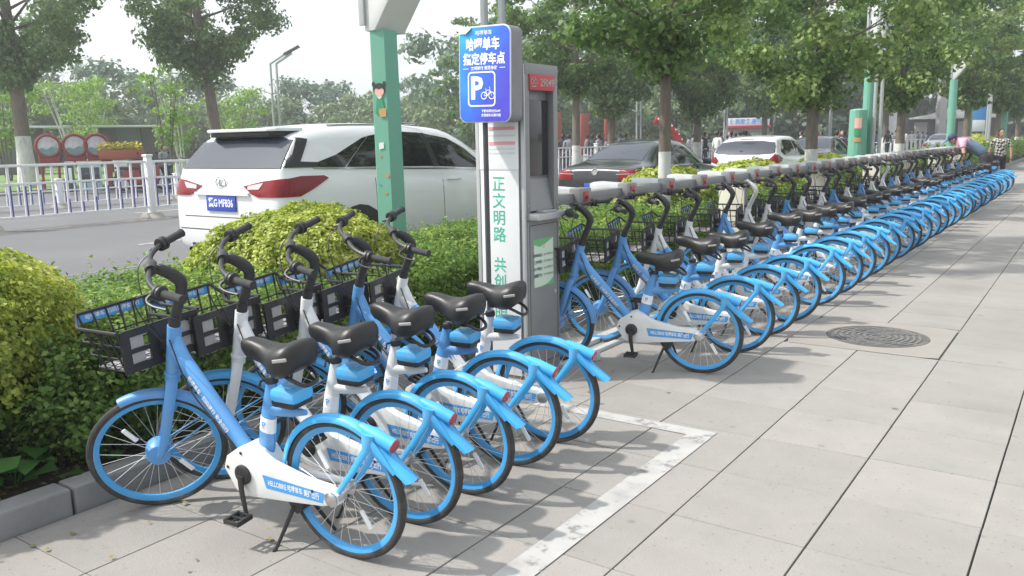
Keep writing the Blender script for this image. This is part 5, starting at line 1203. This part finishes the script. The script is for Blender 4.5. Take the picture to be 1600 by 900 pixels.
# ------------------------------------------------------------------ road barriers
fw_m = mat('white_barrier_paint', (.72, .73, .75), .45, var=.05, scale=3, dirt=(.45, .44, .42), dirt_amt=.35, dirt_scale=4)
fb_m = mat('blue_barrier_stripe', (.05, .055, .32), .5)
base_m = mat('barrier_foot_concrete', (.34, .32, .29), .9, var=.15, bump=.3)
def barrier(x, y0, n, pitch, near, lab, grp, npick=12, zb=.23, zm=.86, zt=1.20):
    # one panel
    def mk(detail):
        t = thing('road_barrier', lab % 'nearest', 'barrier', (x, y0, .2), 0, grp)
        b = MB(); b.bbox((0, 0, .70 * zt / 1.2), (.13, .13, 1.22 * zt / 1.2), .015); b.bbox((0, 0, 1.33 * zt / 1.2), (.165, .165, .05), .015); b.build('post', fw_m, t)
        b = MB(); b.prism([(-.10, .11), (.10, .11), (.26, .0), (-.26, .0)], -.16, .16, 'xz', bev=.015); b.build('foot', base_m, t)
        b = MB(); b.bbox((0, pitch / 2, zt), (.055, pitch - .12, .05), .01); b.build('top_rail', fw_m, t)
        b = MB(); b.bbox((0, pitch / 2, zm), (.04, pitch - .12, .035), .006); b.build('middle_rail', fw_m, t)
        b = MB(); b.bbox((0, pitch / 2, zb), (.045, pitch - .12, .045), .006); b.build('bottom_rail', fw_m, t)
        if detail:
            for k in range(npick):
                yy = (k + .5) * pitch / npick
                b = MB(); b.box((0, yy, (zb + zt) / 2), (.022, .048, zt - zb)); q = b.build('picket', fw_m, t, smooth=False)
                hb = (.62, .60, .58, .50, .36, .28, .22, .30, .52, .58, .62, .62)[k % 12]
                b = MB(); b.box((.006, yy + .018, zb + hb / 2), (.020, .026, hb)); b.build('blue_stripe', fb_m, q, smooth=False)
        else:
            b = MB()
            for k in range(npick): b.box((0, (k + .5) * pitch / npick, (zb + zt) / 2), (.022, .05, zt - zb))
            b.build('pickets', fw_m, t, smooth=False)['kind'] = 'stuff'
            b = MB()
            for k in range(npick): b.box((.006, (k + .5) * pitch / npick + .018, zb + .2), (.020, .026, .4))
            b.build('blue_stripes', fb_m, t, smooth=False)['kind'] = 'stuff'
        return t
    a = mk(True); bq = mk(False)
    cm = child_map(); fa = fbq = True
    for k in range(n):
        det = k < near; src = a if det else bq; first = fa if det else fbq
        o = src if first else copy_tree(src, cm)
        if det: fa = False
        else: fbq = False
        o.location = (x, y0 + k * pitch, .2); o['label'] = lab % ordinal(k + 1)
barrier(-16.8, 3.94, 36, 3.28, 4, 'white and blue road barrier panel, %s of the near barrier from the left', 'near white road barrier panels')
barrier(-22.0, 1.0, 30, 3.4, 4, 'white and blue road barrier panel, %s of the far barrier from the left', 'far white road barrier panels', zb=.12, zm=.45, zt=.66)

# ------------------------------------------------------------------ lawn side: gateway, round signs, planter, bins, cycles
grey1 = mat('gateway_grey_stone', (.125, .14, .15), .7, var=.08, scale=1); grey2 = mat('gateway_brown_stone', (.085, .07, .072), .7, var=.1, scale=1)
x, y = spot(116, 58)
t = thing('gateway', 'low grey gateway with slanting piers and flat pale roof behind the lawn', 'gateway', (x, y, .3), yaw + R_(27))
b = MB(); b.bbox((0, 0, 2.72), (9.4, 3.0, .12), .03); b.build('roof', mat('pale_roof', (.62, .63, .65), .5), t)
for i, (x0, w0, w1, m2) in enumerate([(-3.6, 1.5, 2.0, grey1), (-2.1, 1.4, 1.2, grey2), (1.95, .8, 1.0, grey2), (3.0, 1.6, 1.5, grey1), (4.15, .9, .7, grey2)]):
    b = MB(); sl = -.25 if x0 < 0 else .3
    b.prism([(x0 - w0 / 2 + sl, 0), (x0 + w0 / 2 + sl, 0), (x0 + w1 / 2, 2.655), (x0 - w1 / 2, 2.655)], -.6 + .1 * (i % 2), .6 - .1 * (i % 2), 'xz', bev=.02); b.build('pier', m2, t)
redf = mat('red_sign_frame', (.24, .035, .035), .5, var=.1)
pic = mat('round_sign_picture', (.52, .50, .53), .5, var=.35, scale=3)
pic2 = mat('round_sign_hills', (.16, .28, .27), .5, var=.3, scale=4)
for i, (px, lab) in enumerate([(77, 'round red framed sign with pale picture, leftmost of three by the big whitewashed trunk'), (119, 'round red framed sign, middle of the three on the lawn'), (153, 'round red framed sign beside the flower planter, rightmost of three')]):
    x, y = spot(px, 34.5); t = thing('round_sign', lab, 'sign', (x, y, .28), yaw + R_(28), 'round red framed signs on the lawn')
    b = MB(); b.torus(.38, .055, (0, 0, 1.55), 'y', 36, 8, ry=.09); b.build('ring', redf, t)
    b = MB(); b.lathe([(0, -.02), (.35, -.02), (.35, .02), (0, .02)], (0, 0, 1.55), 'y', 32); b.build('picture', pic, t)
    b = MB(); P_ = [(-.31, 1.43), (-.2, 1.49), (-.05, 1.43), (.12, 1.53), (.31, 1.47)] + [(.34 * math.cos(R_(a)), 1.55 + .34 * math.sin(R_(a))) for a in range(-20, -161, -20)]; b.add([(p[0], -.026, p[1]) for p in P_], [tuple(range(len(P_)))]); b.build('painted_hills', pic2, t, smooth=False)
    [MB().tube([(q_ * .24, 0, 0), (q_ * .30, 0, 1.3)], .045, 8).build('leg', redf, t) for q_ in (-1, 1)]; b = MB(); b.bbox((0, 0, 1.05), (.56, .05, .34), .01); b.build('sign_board', redf, t)
x, y = spot(190, 33)
t = thing('flower_planter', 'raised wooden planter box full of yellow flowers on red legs', 'planter', (x, y, .28), yaw + R_(26))
wood = mat('red_brown_wood', (.30, .09, .05), .7, var=.15, scale=4, stretch=(1, 1, 6))
b = MB(); b.prism([(-.68, 1.05), (.68, 1.05), (.76, 1.36), (-.76, 1.36)], -.35, .35, 'xz', bev=.01); b.build('box', wood, t)
for s_ in (-.45, .45): b = MB(); b.bbox((s_, 0, .52), (.24, .3, 1.06), .01); b.build('leg', wood, t)
n = 900; C_ = np.stack([rng.uniform(-.72, .72, n), rng.uniform(-.34, .34, n), 1.38 + rng.random(n) * .18 * (1 + .5 * np.sin(rng.random(n) * 9))], 1); leaves('flowers', C_, np.tile([0, 0, 1.0], (n, 1)), .08, mat('yellow_flowers', (.55, .50, .06), .7, var=.3, scale=5), t, 'kite')
dkg = mat('dark_green_enamel', (.03, .09, .07), .5); teal = mat('pale_teal_panel', (.36, .52, .50), .5)
for (px, lab, m2) in ((107, 'dark green notice box with white marks behind the barrier', dkg), (131, 'pale teal cabinet behind the barrier, left one', teal), (146, 'pale teal cabinet behind the barrier, right one', teal), (188, 'white cabinet standing below the flower planter', M_['white'])):
    x, y = spot(px, 32.2); t = thing('street_cabinet', lab, 'cabinet', (x, y, .28), yaw + R_(28))
    b = MB(); b.bbox((0, 0, .48), (.40 if m2 != dkg else .24, .4, .96), .02); b.build('cabinet', m2, t)
    b = MB(); b.bbox((0, 0, .985), (.46 if m2 != dkg else .28, .46, .05), .01); b.build('lid', M_['deck'], t)
    b = MB(); b.bbox((0, -.205, .55), (.26 if m2 != dkg else .10, .01, .5), .004); b.build('panel', M_['lwhite'] if m2 == dkg else glass2_m, t)
# parked motor scooters and cycles beyond the barrier
def cycle(px, d, rot, lab, m2):
    x, y = spot(px, d); t = thing('electric_scooter', lab, 'scooter', (x, y, .28), rot, 'electric scooters parked by the lawn')
    for s_ in (-.62, .62): b = MB(); b.torus(.20, .05, (s_, 0, .25), 'y', 20, 8); w_ = b.build('wheel', M_['tyre'], t); b = MB(); b.lathe([(0, -.03), (.16, -.02), (.16, .02), (0, .03)], (s_, 0, .25), 'y', 12); b.build('rim', M_['grey'], w_)
    b = MB(); b.prism([(-.65, .38), (-.6, .68), (-.15, .72), (-.05, .40), (.30, .34), (.42, .85), (.52, .85), (.50, .32), (.2, .22), (-.3, .24)], -.12, .12, 'xz', bev=.03); b.build('body', m2, t)
    b = MB(); b.bbox((-.36, 0, .76), (.52, .24, .09), .035); b.build('seat', M_['black'], t)
    b = MB(); b.tube([(.46, 0, .8), (.42, 0, 1.02)], .03, 8); b.tube([(.36, -.30, 1.06), (.43, -.1, 1.02), (.43, .1, 1.02), (.36, .30, 1.06)], .018, 8); b.build('handlebar', M_['black'], t)
    for s_ in (-1, 1): b = MB(); b.tube([(.42, s_ * .2, 1.04), (.44, s_ * .26, 1.20)], .006, 5); b.ball((.44, s_ * .27, 1.25), (.015, .06, .045)); b.build('mirror', M_['black'], t)
red2 = mat('dull_red_body', (.22, .04, .04), .4)
for i, (px, d, r_, lab, m2) in enumerate([(206, 31.5, .4, 'dark electric scooter parked nearest to the planter', M_['black']), (222, 31.0, .9, 'electric scooter with dull red body behind the barrier post', red2), (240, 31.6, .2, 'dark electric scooter right of the barrier post', M_['black']), (256, 31.2, 1.2, 'grey electric scooter nearest to the white SUV', M_['grey']), (272, 32.2, .6, 'black electric scooter beside the tail of the white SUV', M_['black'])]): cycle(px, d, r_, lab, m2)

# plaza: red gate columns, red arch, little shop, pavilion
redc = mat('red_painted_column', (.26, .055, .035), .6, var=.12)
for (px, w_, h_, lab) in ((876, .95, 3.2, 'red column left of the row of plaza columns'), (918, 1.0, 3.1, 'red column between the tree and the lamp'), (957, 1.15, 3.4, 'red column right of the twin pole lamp')):
    x, y = spot(px, 56); w_ *= .62; t = thing('red_column', lab, 'column', (x, y, .28), yaw, 'red columns on the plaza'); b = MB(); b.prism([(-w_ / 2, 0), (w_ / 2, 0), (w_ * .40, h_), (-w_ * .40, h_)], -.4, .4, 'xz', bev=.03); b.build('shaft', redc, t); b = MB(); b.bbox((0, 0, .15), (w_ * 1.15, .95, .3), .03); b.build('base', M_['deck'], t)
x, y = spot(1052, 52); t = thing('red_arch', 'curved red steel arch with white bulbs on the plaza', 'sculpture', (x, y, .28), yaw)
b = MB(); pa = smooth_path([V(.95, 0, 0), V(.75, 0, .8), V(.35, 0, 1.6), V(-.2, 0, 2.2), V(-.9, 0, 2.5)], 5); b.tube(pa, .24, 10, flat=.6, side=(0, 1, 0)); b.build('arch', mat('bright_red_steel', (.45, .03, .03), .4), t)
b = MB()
for i, p in enumerate(pa[::2]): b.ball(p + V(.18, -.1, .05), .055, 8, 6)
b.build('bulbs', M_['lwhite'], t)['kind'] = 'stuff'
x, y = spot(1174, 72); t = thing('shop', 'small shop with blue and white signboard and red fascia beyond the plaza', 'shop', (x, y, .28), yaw + R_(-8))
wallm = mat('shop_wall', (.42, .40, .37), .8, var=.1); b = MB(); b.bbox((0, 1.6, 1.05), (3.3, 2.8, 2.1), .02); b.build('wall', wallm, t)
b = MB(); b.bbox((0, -.1, 2.22), (3.5, .7, .22), .02); b.build('fascia', mat('shop_red', (.40, .04, .05), .5), t)
b = MB(); b.bbox((0, -.2, 2.62), (3.3, .16, .62), .02); sb = b.build('signboard', mat('shop_sign_white', (.66, .70, .78), .5), t); text_on('便民服务 报刊亭', .42, frame_m((0, -.285, 2.62), (1, 0, 0), (0, 0, 1)), M_['lblue'], sb, bold=.02, width=2.9)
for xx, w_ in ((-.6, .8), (.45, .9), (-1.3, .4)): b = MB(); b.bbox((xx, .19, 1.15), (w_, .03, 1.2), .01); wd = b.build('window', teal, t); b = MB(); b.bbox((xx, .165, 1.15), (.05, .03, 1.2), .005); b.build('mullion', M_['white'], wd)
# pavilion with pale roof on the right
x, y = spot(1420, 112); t = thing('pavilion', 'long low pavilion with pale curved roofs and red railing far behind the trunks', 'pavilion', (x, y, .28), yaw - R_(12))
roofm = mat('pale_pavilion_roof', (.60, .60, .60), .6)
for xx in (-6.5, 5.5):
    b = MB(); b.prism([(xx - 4.8, 3.3), (xx - 2.5, 3.7), (xx, 4.5), (xx + 2.5, 3.7), (xx + 4.8, 3.3), (xx + 4.8, 3.1), (xx - 4.8, 3.1)], -1.6, 1.6, 'xz', bev=.03); b.build('roof', roofm, t)
b = MB(); b.bbox((0, 1.0, 1.6), (20, .3, 3.1), .02); b.build('back_wall', grey2, t)
for k in range(9): b = MB(); b.bbox((-9.6 + 2.4 * k, -.9, 1.6), (.28, .28, 3.2), .02); b.build('column', grey2, t)
for xx in (-7.5, -2.7, 2.1, 6.9): b = MB(); b.bbox((xx, .8, 1.9), (1.7, .1, 1.8), .02); b.build('window', roofm, t)
for k in range(8): b = MB(); b.bbox((-8.4 + 2.4 * k, -1.2, .95), (2.1, .1, .25), .02); b.bbox((-8.4 + 2.4 * k, -1.2, .45), (2.1, .08, .3), .02); b.build('railing', redc, t)
x, y = spot(645, 100); t = thing('ruined_wall', 'grey brown block of old wall above the roof of the white SUV', 'wall', (x, y, .28), yaw + R_(5))
b = MB(); b.prism([(-2.4, 0), (3.9, 0), (3.9, 4.6), (2.9, 4.5), (2.9, 4.9), (-.2, 5.0), (-.3, 5.3), (-2.4, 5.2)], -1, 1, 'xz', bev=.04); b.build('wall', mat('old_wall', (.26, .235, .215), .9, var=.15, scale=1), t)
for xx, zz in ((-1.4, 3.9), (1.9, 3.6)): b = MB(); b.bbox((xx, -1.01, zz), (.6, .06, .55), .01); b.build('opening', trim_m, t)
# tall white stele and advertising board at right, blue board
# barrier across the road, far ahead
first_ = None
for k in range(5):
    if k == 0:
        t = thing('crossing_barrier', '', 'barrier', (0, 0, .2), 0, 'white barriers standing across the road far ahead')
        for zz_, hh_ in ((1.12, .06), (.25, .06)): b = MB(); b.bbox((1.3, 0, zz_), (2.5, .05, hh_), .01); b.build('rail', fw_m, t)
        for q in range(9): b = MB(); b.bbox((.14 + q * .29, 0, .68), (.13, .03, .95), .005); b.build('picket', fw_m, t)
        b = MB(); b.bbox((0, 0, .62), (.16, .16, 1.3), .01); b.build('post', fw_m, t); first_ = t; cmx = child_map()
    else: t = copy_tree(first_, cmx)
    t.location = (-22.6 + 2.62 * k, 66.0 - .75 * k, .2); t.rotation_euler = (0, 0, -R_(16)); t['label'] = 'white barrier across the road beyond the tall green pillar, %s from the left' % ordinal(k + 1)
x, y = spot(1476, 96); t = thing('pale_column', 'tall slim pale column rising behind the far green pillar', 'column', (x, y, .28), yaw); b = MB(); b.bbox((0, 0, 5.2), (.75, .75, 10.4), .05); b.build('shaft', M_['deck'], t); b = MB(); b.bbox((0, 0, .3), (1.2, 1.2, .6), .05); b.build('base', M_['deck'], t)
x, y = spot(1400, 100); t = thing('white_monument', 'slim white monument rising above the white barrier, left of a tree trunk', 'monument', (x, y, .28), yaw); b = MB(); b.tube(smooth_path([V(0, 0, 0), V(-.15, 0, 2.4), V(.25, 0, 3.8), V(.1, 0, 4.6), V(.5, 0, 5.9)], 4), [.9 - .02 * i for i in range(17)], 10, flat=.5, side=(0, 1, 0)); b.build('figure', M_['white'], t)
x, y = spot(1532, 70); t = thing('blue_board', 'blue and white notice board on legs behind the bending worker', 'board', (x, y, .28), yaw + R_(-8))
b = MB(); b.bbox((0, 0, 2.6), (1.3, .1, 2.1), .02); b.build('board', M_['lblue'], t); b = MB(); b.bbox((0, -.06, 1.9), (1.1, .03, .8), .01); b.build('panel', M_['lwhite'], t); [MB().tube([(q_, 0, 0), (q_, 0, 1.6)], .05, 8).build('leg', M_['grey'], t) for q_ in (-.5, .5)]

# ------------------------------------------------------------------ people
skin_m = mat('skin', (.46, .27, .19), .6, var=.05)
hair_m = mat('black_hair', (.018, .015, .013), .6, var=.2, scale=30)
def skinned(name, joints, edges, m_, parent, sub=2):
    me = bpy.data.meshes.new(name); me.from_pydata([j[:3] for j in joints], edges, []); o = bpy.data.objects.new(name, me); COL.objects.link(o)
    md = o.modifiers.new('s', 'SKIN'); md.use_smooth_shade = True
    for i, j in enumerate(joints):
        r = j[3]; me.skin_vertices[0].data[i].radius = (r, j[4] if len(j) > 4 else r)
    me.skin_vertices[0].data[0].use_root = True
    s = o.modifiers.new('d', 'SUBSURF'); s.levels = sub; s.render_levels = sub
    dg = bpy.context.evaluated_depsgraph_get(); m2 = bpy.data.meshes.new_from_object(o.evaluated_get(dg)); m2.name = name
    bpy.data.objects.remove(o); m2.materials.clear(); m2.materials.append(m_); m2.shade_smooth()
    q = bpy.data.objects.new(name, m2); COL.objects.link(q); q.parent = parent; return q
def hand(parent, p, d, palm_n, s_=1):
    """five bent fingers on a palm at p pointing along d"""
    d = Vector(d).normalized(); n_ = Vector(palm_n); n_ = (n_ - d * n_.dot(d)).normalized(); sd = d.cross(n_) * s_; p = Vector(p)
    J = [(*p, .026, .018), (*(p + d * .045), .036, .016), (*(p + d * .085), .034, .014)]; E_ = [(0, 1), (1, 2)]
    for k, (o_, l_) in enumerate(((-.030, .060), (-.010, .070), (.010, .066), (.029, .052))):
        b0 = p + d * .09 + sd * o_; c = len(J)
        J += [(*b0, .010, .009), (*(b0 + d * l_ * .5 - n_ * .012), .0085, .008), (*(b0 + d * l_ * .75 - n_ * .035), .008, .007)]; E_ += [(2, c), (c, c + 1), (c + 1, c + 2)]
    b0 = p + d * .03 - sd * .035; c = len(J); J += [(*b0, .012, .011), (*(b0 + d * .03 - sd * .022 - n_ * .01), .010, .009), (*(b0 + d * .06 - sd * .020 - n_ * .025), .009, .008)]; E_ += [(1, c), (c, c + 1), (c + 1, c + 2)]
    return skinned('hand', J, E_, skin_m, parent, 1)
def headparts(parent, c, face_dir, m_hair, cap=None, bun=False, tiltv=V(0, 0, 1)):
    """head of about 0.22 m with nose, eyes, mouth, ears, hair"""
    f = Vector(face_dir).normalized(); u = Vector(tiltv); u = (u - f * u.dot(f)).normalized(); r_ = f.cross(u); c = Vector(c)
    M2 = Matrix((r_, f, u)).transposed().to_4x4(); M2.translation = c
    b = MB(); b.ball((0, 0, .015), (.074, .092, .105), 16, 12, M=M2); b.ball((0, .035, -.055), (.052, .055, .055), 12, 8, M=M2)
    b.tube([M2 @ V(0, .082, .02), M2 @ V(0, .108, -.015), M2 @ V(0, .088, -.028)], [.008, .014, .008], 8)
    for s_ in (-1, 1): b.ball((s_ * .076, -.005, -.005), (.010, .020, .030), 8, 6, M=M2)
    b.tube([M2 @ V(0, -.02, -.06), M2 @ V(0, -.035, -.15)], [.050, .055], 12)
    h = b.build('head', skin_m, parent)
    b = MB()
    for s_ in (-1, 1): b.ball((s_ * .030, .083, .018), (.012, .008, .007), 8, 6, M=M2); b.box((s_ * .030, .088, .040), (.030, .008, .006), M=M2)
    b.build('eyes', hair_m, h); b = MB(); b.ball((0, .087, -.058), (.022, .008, .006), 8, 6, M=M2); b.build('mouth', mat('lips', (.35, .12, .10), .5), h)
    b = MB(); b.ball((0, -.022, .035), (.083, .094, .103), 16, 12, M=M2); b.ball((0, -.055, -.01), (.074, .065, .085), 12, 10, M=M2)
    if bun: b.ball((0, -.10, .06), (.045, .045, .045), 10, 8, M=M2)
    b.build('hair', m_hair, h)
    if cap:
        b = MB(); b.ball((0, -.010, .062), (.092, .105, .080), 16, 10, M=M2); b.prism([(-.075, .06), (.075, .06), (.068, .165), (0, .195), (-.068, .165)], .062, .072, 'xy', bev=.003, M=M2); b.build('cap', cap, h)
    return h
# bending worker in a blue grey vest over a pink shirt; stands on the pavement side, leaning over the last bicycles
vest_m = mat('blue_grey_vest', (.13, .19, .27), .85, var=.12, scale=14, bump=.3, bscale=40); pink_m = mat('pink_check_shirt', (.58, .36, .45), .85, var=.15, scale=30)
dark_m = mat('dark_trousers', (.03, .024, .028), .85, var=.2, scale=20); shoe_m = mat('dark_shoes', (.02, .02, .022), .6); cap_m = mat('navy_cap', (.035, .035, .12), .7)
WX, WY = -2.72, 26.02
t = thing('person', 'worker in navy cap and blue grey vest bending over the last bicycles of the row', 'person', (WX, WY, 0), 0); t.scale = (1.12, 1.12, 1.12)
skinned('trousers', [(.10, .05, .92, .155, .14), (.17, .16, .90, .10), (.22, .20, .50, .075), (.24, .26, .10, .058), (.14, -.10, .90, .10), (.10, -.14, .50, .075), (.16, -.10, .10, .058)], [(0, 1), (1, 2), (2, 3), (0, 4), (4, 5), (5, 6)], dark_m, t)
for (sx, sy) in ((.22, .27), (.13, -.09)): b = MB(); b.bbox((sx - .04, sy, .045), (.27, .10, .09), .03); b.build('shoe', shoe_m, t)
skinned('vest', [(.12, .04, .96, .165, .15), (-.02, 0, 1.10, .165, .15), (-.18, -.04, 1.22, .185, .145), (-.33, -.08, 1.29, .19, .13), (-.42, -.10, 1.31, .12, .10)], [(0, 1), (1, 2), (2, 3), (3, 4)], vest_m, t)
skinned('shirt', [(-.34, -.08, 1.29, .14, .12), (-.34, .14, 1.29, .085), (-.33, -.30, 1.28, .085), (-.36, .20, 1.14, .066), (-.30, -.37, 1.13, .066)], [(0, 1), (1, 3), (0, 2), (2, 4)], pink_m, t)
skinned('arm', [(-.36, .20, 1.16, .046), (-.44, .24, 1.02, .042), (-.62, .16, .96, .036), (-.72, .12, .95, .028)], [(0, 1), (1, 2), (2, 3)], skin_m, t); skinned('arm', [(-.30, -.37, 1.15, .046), (-.27, -.44, .99, .042), (-.30, -.42, .88, .034), (-.31, -.41, .84, .028)], [(0, 1), (1, 2), (2, 3)], skin_m, t)
hand(t, (-.72, .12, .95), (-1, -.2, -.25), (0, 0, -1)); hand(t, (-.31, -.41, .84), (-.2, .1, -1), (-1, 0, 0), -1)
headparts(t, (-.56, -.12, 1.35), (-.72, -.25, -.62), hair_m, cap_m, tiltv=V(-.6, -.2, .75))
# woman in black and white checks
def check_mat():
    M = bpy.data.materials.new('black_white_check'); M.use_nodes = True; n = M.node_tree.nodes; l = M.node_tree.links
    tc = n.new('ShaderNodeTexCoord'); mp = n.new('ShaderNodeMapping'); mp.inputs['Rotation'].default_value = (0, R_(35), R_(20)); ck = n.new('ShaderNodeTexChecker'); ck.inputs['Scale'].default_value = 17
    ck.inputs['Color1'].default_value = (.02, .02, .022, 1); ck.inputs['Color2'].default_value = (.55, .53, .48, 1); l.new(tc.outputs['Object'], mp.inputs[0]); l.new(mp.outputs[0], ck.inputs[0]); l.new(ck.outputs[0], n['Principled BSDF'].inputs['Base Color']); n['Principled BSDF'].inputs['Roughness'].default_value = .85; return M
check_m = check_mat()
t = thing('person', 'woman in a black and white checked blouse standing beyond the bending worker', 'person', (-2.62, 30.7, 0), R_(8)); t.scale = (1.06, 1.06, 1.06)
skinned('trousers', [(0, 0, .90, .15, .12), (.09, 0, .84, .09), (.10, .01, .48, .068), (.10, .02, .08, .05), (-.09, 0, .84, .09), (-.10, .0, .48, .068), (-.10, -.02, .08, .05)], [(0, 1), (1, 2), (2, 3), (0, 4), (4, 5), (5, 6)], dark_m, t)
for s_ in (-1, 1): b = MB(); b.bbox((s_ * .10, -.05, .04), (.09, .24, .08), .03); b.build('shoe', shoe_m, t)
skinned('blouse', [(0, 0, .80, .185, .15), (0, 0, 1.0, .165, .13), (0, 0, 1.20, .175, .12), (0, 0, 1.36, .15, .10), (0, 0, 1.42, .07, .06), (.19, 0, 1.36, .065), (.25, .0, 1.16, .060), (-.19, 0, 1.36, .065), (-.25, .0, 1.16, .060)], [(0, 1), (1, 2), (2, 3), (3, 4), (3, 5), (5, 6), (3, 7), (7, 8)], check_m, t)
for s_ in (1, -1):
    skinned('arm', [(s_ * .25, 0, 1.18, .040), (s_ * .28, -.01, 1.02, .037), (s_ * .28, -.05, .84, .030), (s_ * .275, -.06, .79, .025)], [(0, 1), (1, 2), (2, 3)], skin_m, t); hand(t, (s_ * .275, -.06, .79), (0, -.1, -1), (s_, 0, 0), s_)
headparts(t, (0, -.02, 1.56), (.15, -1, .05), hair_m, None, bun=False)
# passers-by across the road
cloth = objcol('cloth_of_its_own_colour'); cloth2 = mat('walker_trousers', (.045, .05, .07), .85, var=.2)
def walker(px, d, col_, lab, h=1.66, step=.18, rz=None, legs=None, z0=.28, cat='person'):
    x, y = spot(px, d); t = thing('person', lab, 'person', (x, y, z0), yaw + (rz if rz is not None else random.uniform(0, 6.3)), 'people out on the plaza across the road'); k = h / 1.70
    b1 = skinned('clothing', [(0, 0, .92 * k, .14, .11), (0, 0, 1.2 * k, .16, .11), (0, 0, 1.38 * k, .14, .09), (0, 0, 1.45 * k, .06), (.18, 0, 1.38 * k, .06), (.23, .04, 1.12 * k, .05), (.22, -.05, .88 * k, .04), (-.18, 0, 1.38 * k, .06), (-.23, -.04, 1.12 * k, .05), (-.22, .08, .90 * k, .04)], [(0, 1), (1, 2), (2, 3), (2, 4), (4, 5), (5, 6), (2, 7), (7, 8), (8, 9)], cloth, t, 1); b1.color = (*col_, 1)
    skinned('trousers', [(0, 0, .92 * k, .13, .11), (.08, step * .3, .80 * k, .085), (.09, step * .6, .46 * k, .06), (.09, step, .06, .045), (-.08, -step * .3, .80 * k, .085), (-.09, -step * .2, .46 * k, .06), (-.09, -step, .06, .045)], [(0, 1), (1, 2), (2, 3), (0, 4), (4, 5), (5, 6)], cloth2, t, 1)
    b = MB(); b.ball((0, .015, 1.58 * k), (.075, .085, .105), 12, 8); b.build('head', skin_m, t); b = MB(); b.ball((0, -.022, 1.61 * k), (.092, .098, .112), 12, 8); b.build('hair', hair_m, t); return t
W_, Bk, Pu, Be, Gy, Bl = (.62, .62, .63), (.03, .03, .035), (.32, .28, .52), (.52, .46, .38), (.25, .26, .28), (.12, .18, .35)
walker(1127, 36, W_, 'walker in white shirt behind the bonnet of the black saloon'); walker(1147, 37, Pu, 'walker in lilac shirt right of the one in white'); walker(1163, 38, Be, 'walker in beige top beside the rear window of the hatchback'); walker(1172, 40, Gy, 'walker in grey just left of the white hatchback')
walker(1316, 33, W_, 'person in white walking behind the white hatchback, left of the short green pillar', z0=.2); walker(1324, 32.4, Bk, 'person in black walking beside the short green pillar', z0=.2)
walker(884, 37, Bk, 'person in black by the left red column'); walker(893, 36, Gy, 'person in grey beside the left red column', rz=.2); walker(902, 39, Bk, 'second person in black standing between the red columns'); walker(931, 40, Bk, 'person in dark clothes left of the middle red column'); walker(940, 38, Gy, 'person in grey right of the middle red column'); walker(985, 41, Bk, 'person in black right of the twin pole lamp'); walker(1018, 43, W_, 'person in white left of the whitewashed trunk'); walker(1108, 41, Bk, 'person in black before the red arch')
walker(1258, 50, W_, 'far walker in white between the hatchback and the trunk'); walker(1290, 52, Gy, 'far walker in grey over the roof of the dark saloon'); walker(1375, 60, Bl, 'far walker in blue behind the white barrier'); walker(1394, 60, Bk, 'far walker in black behind the white barrier'); walker(1432, 64, W_, 'far walker in white below the pavilion'); walker(258, 33, Gy, 'person in grey bending among the scooters', 1.5); walker(425, 55, W_, 'far person in white at the left edge of the SUV roof')
# crowd too far to count
b = MB(); hb_ = MB()
for k in range(70):
    px = random.choice([random.uniform(870, 1010), random.uniform(1080, 1180), random.uniform(1260, 1480)]); d = random.uniform(46, 64) if px < 1200 else random.uniform(72, 90); x, y = spot(px, d); hh = random.uniform(1.5, 1.75)
    b.ball((x, y, .28 + hh * .62), (.20, .20, .42), 8, 6); hb_.ball((x, y, .28 + hh - .1), (.09, .09, .12), 8, 5); b.tube([(x - .08, y, .28), (x - .06, y, .28 + hh * .5)], .07, 6); b.tube([(x + .1, y + .1, .28), (x + .06, y, .28 + hh * .5)], .07, 6)
crowd_m = leafmat('mixed_clothes', [(.03, .03, .04), (.07, .07, .11), (.20, .18, .20), (.60, .60, .62)], 0)
o = b.build('far_crowd', crowd_m); hb_.build('dark_heads', hair_m, o); tag(o, 'far crowd of people strolling on the plaza', 'crowd', kind='stuff')
# ------------------------------------------------------------------ summer haze
def add_haze(density):
    b = MB(); b.box((-20, 55, 12.35), (380, 380, 27.3)); M = bpy.data.materials.new('thin_haze'); M.use_nodes = True; n = M.node_tree.nodes; n.remove(n['Principled BSDF'])
    v = n.new('ShaderNodeVolumePrincipled'); v.inputs['Density'].default_value = density; v.inputs['Color'].default_value = (.96, .98, 1, 1); v.inputs['Anisotropy'].default_value = .3
    M.node_tree.links.new(v.outputs[0], n['Material Output'].inputs['Volume']); o = b.build('haze', M, smooth=False); o['kind'] = 'stuff'; o['label'] = 'thin pale summer haze hanging over the whole street'
add_haze(.0019)
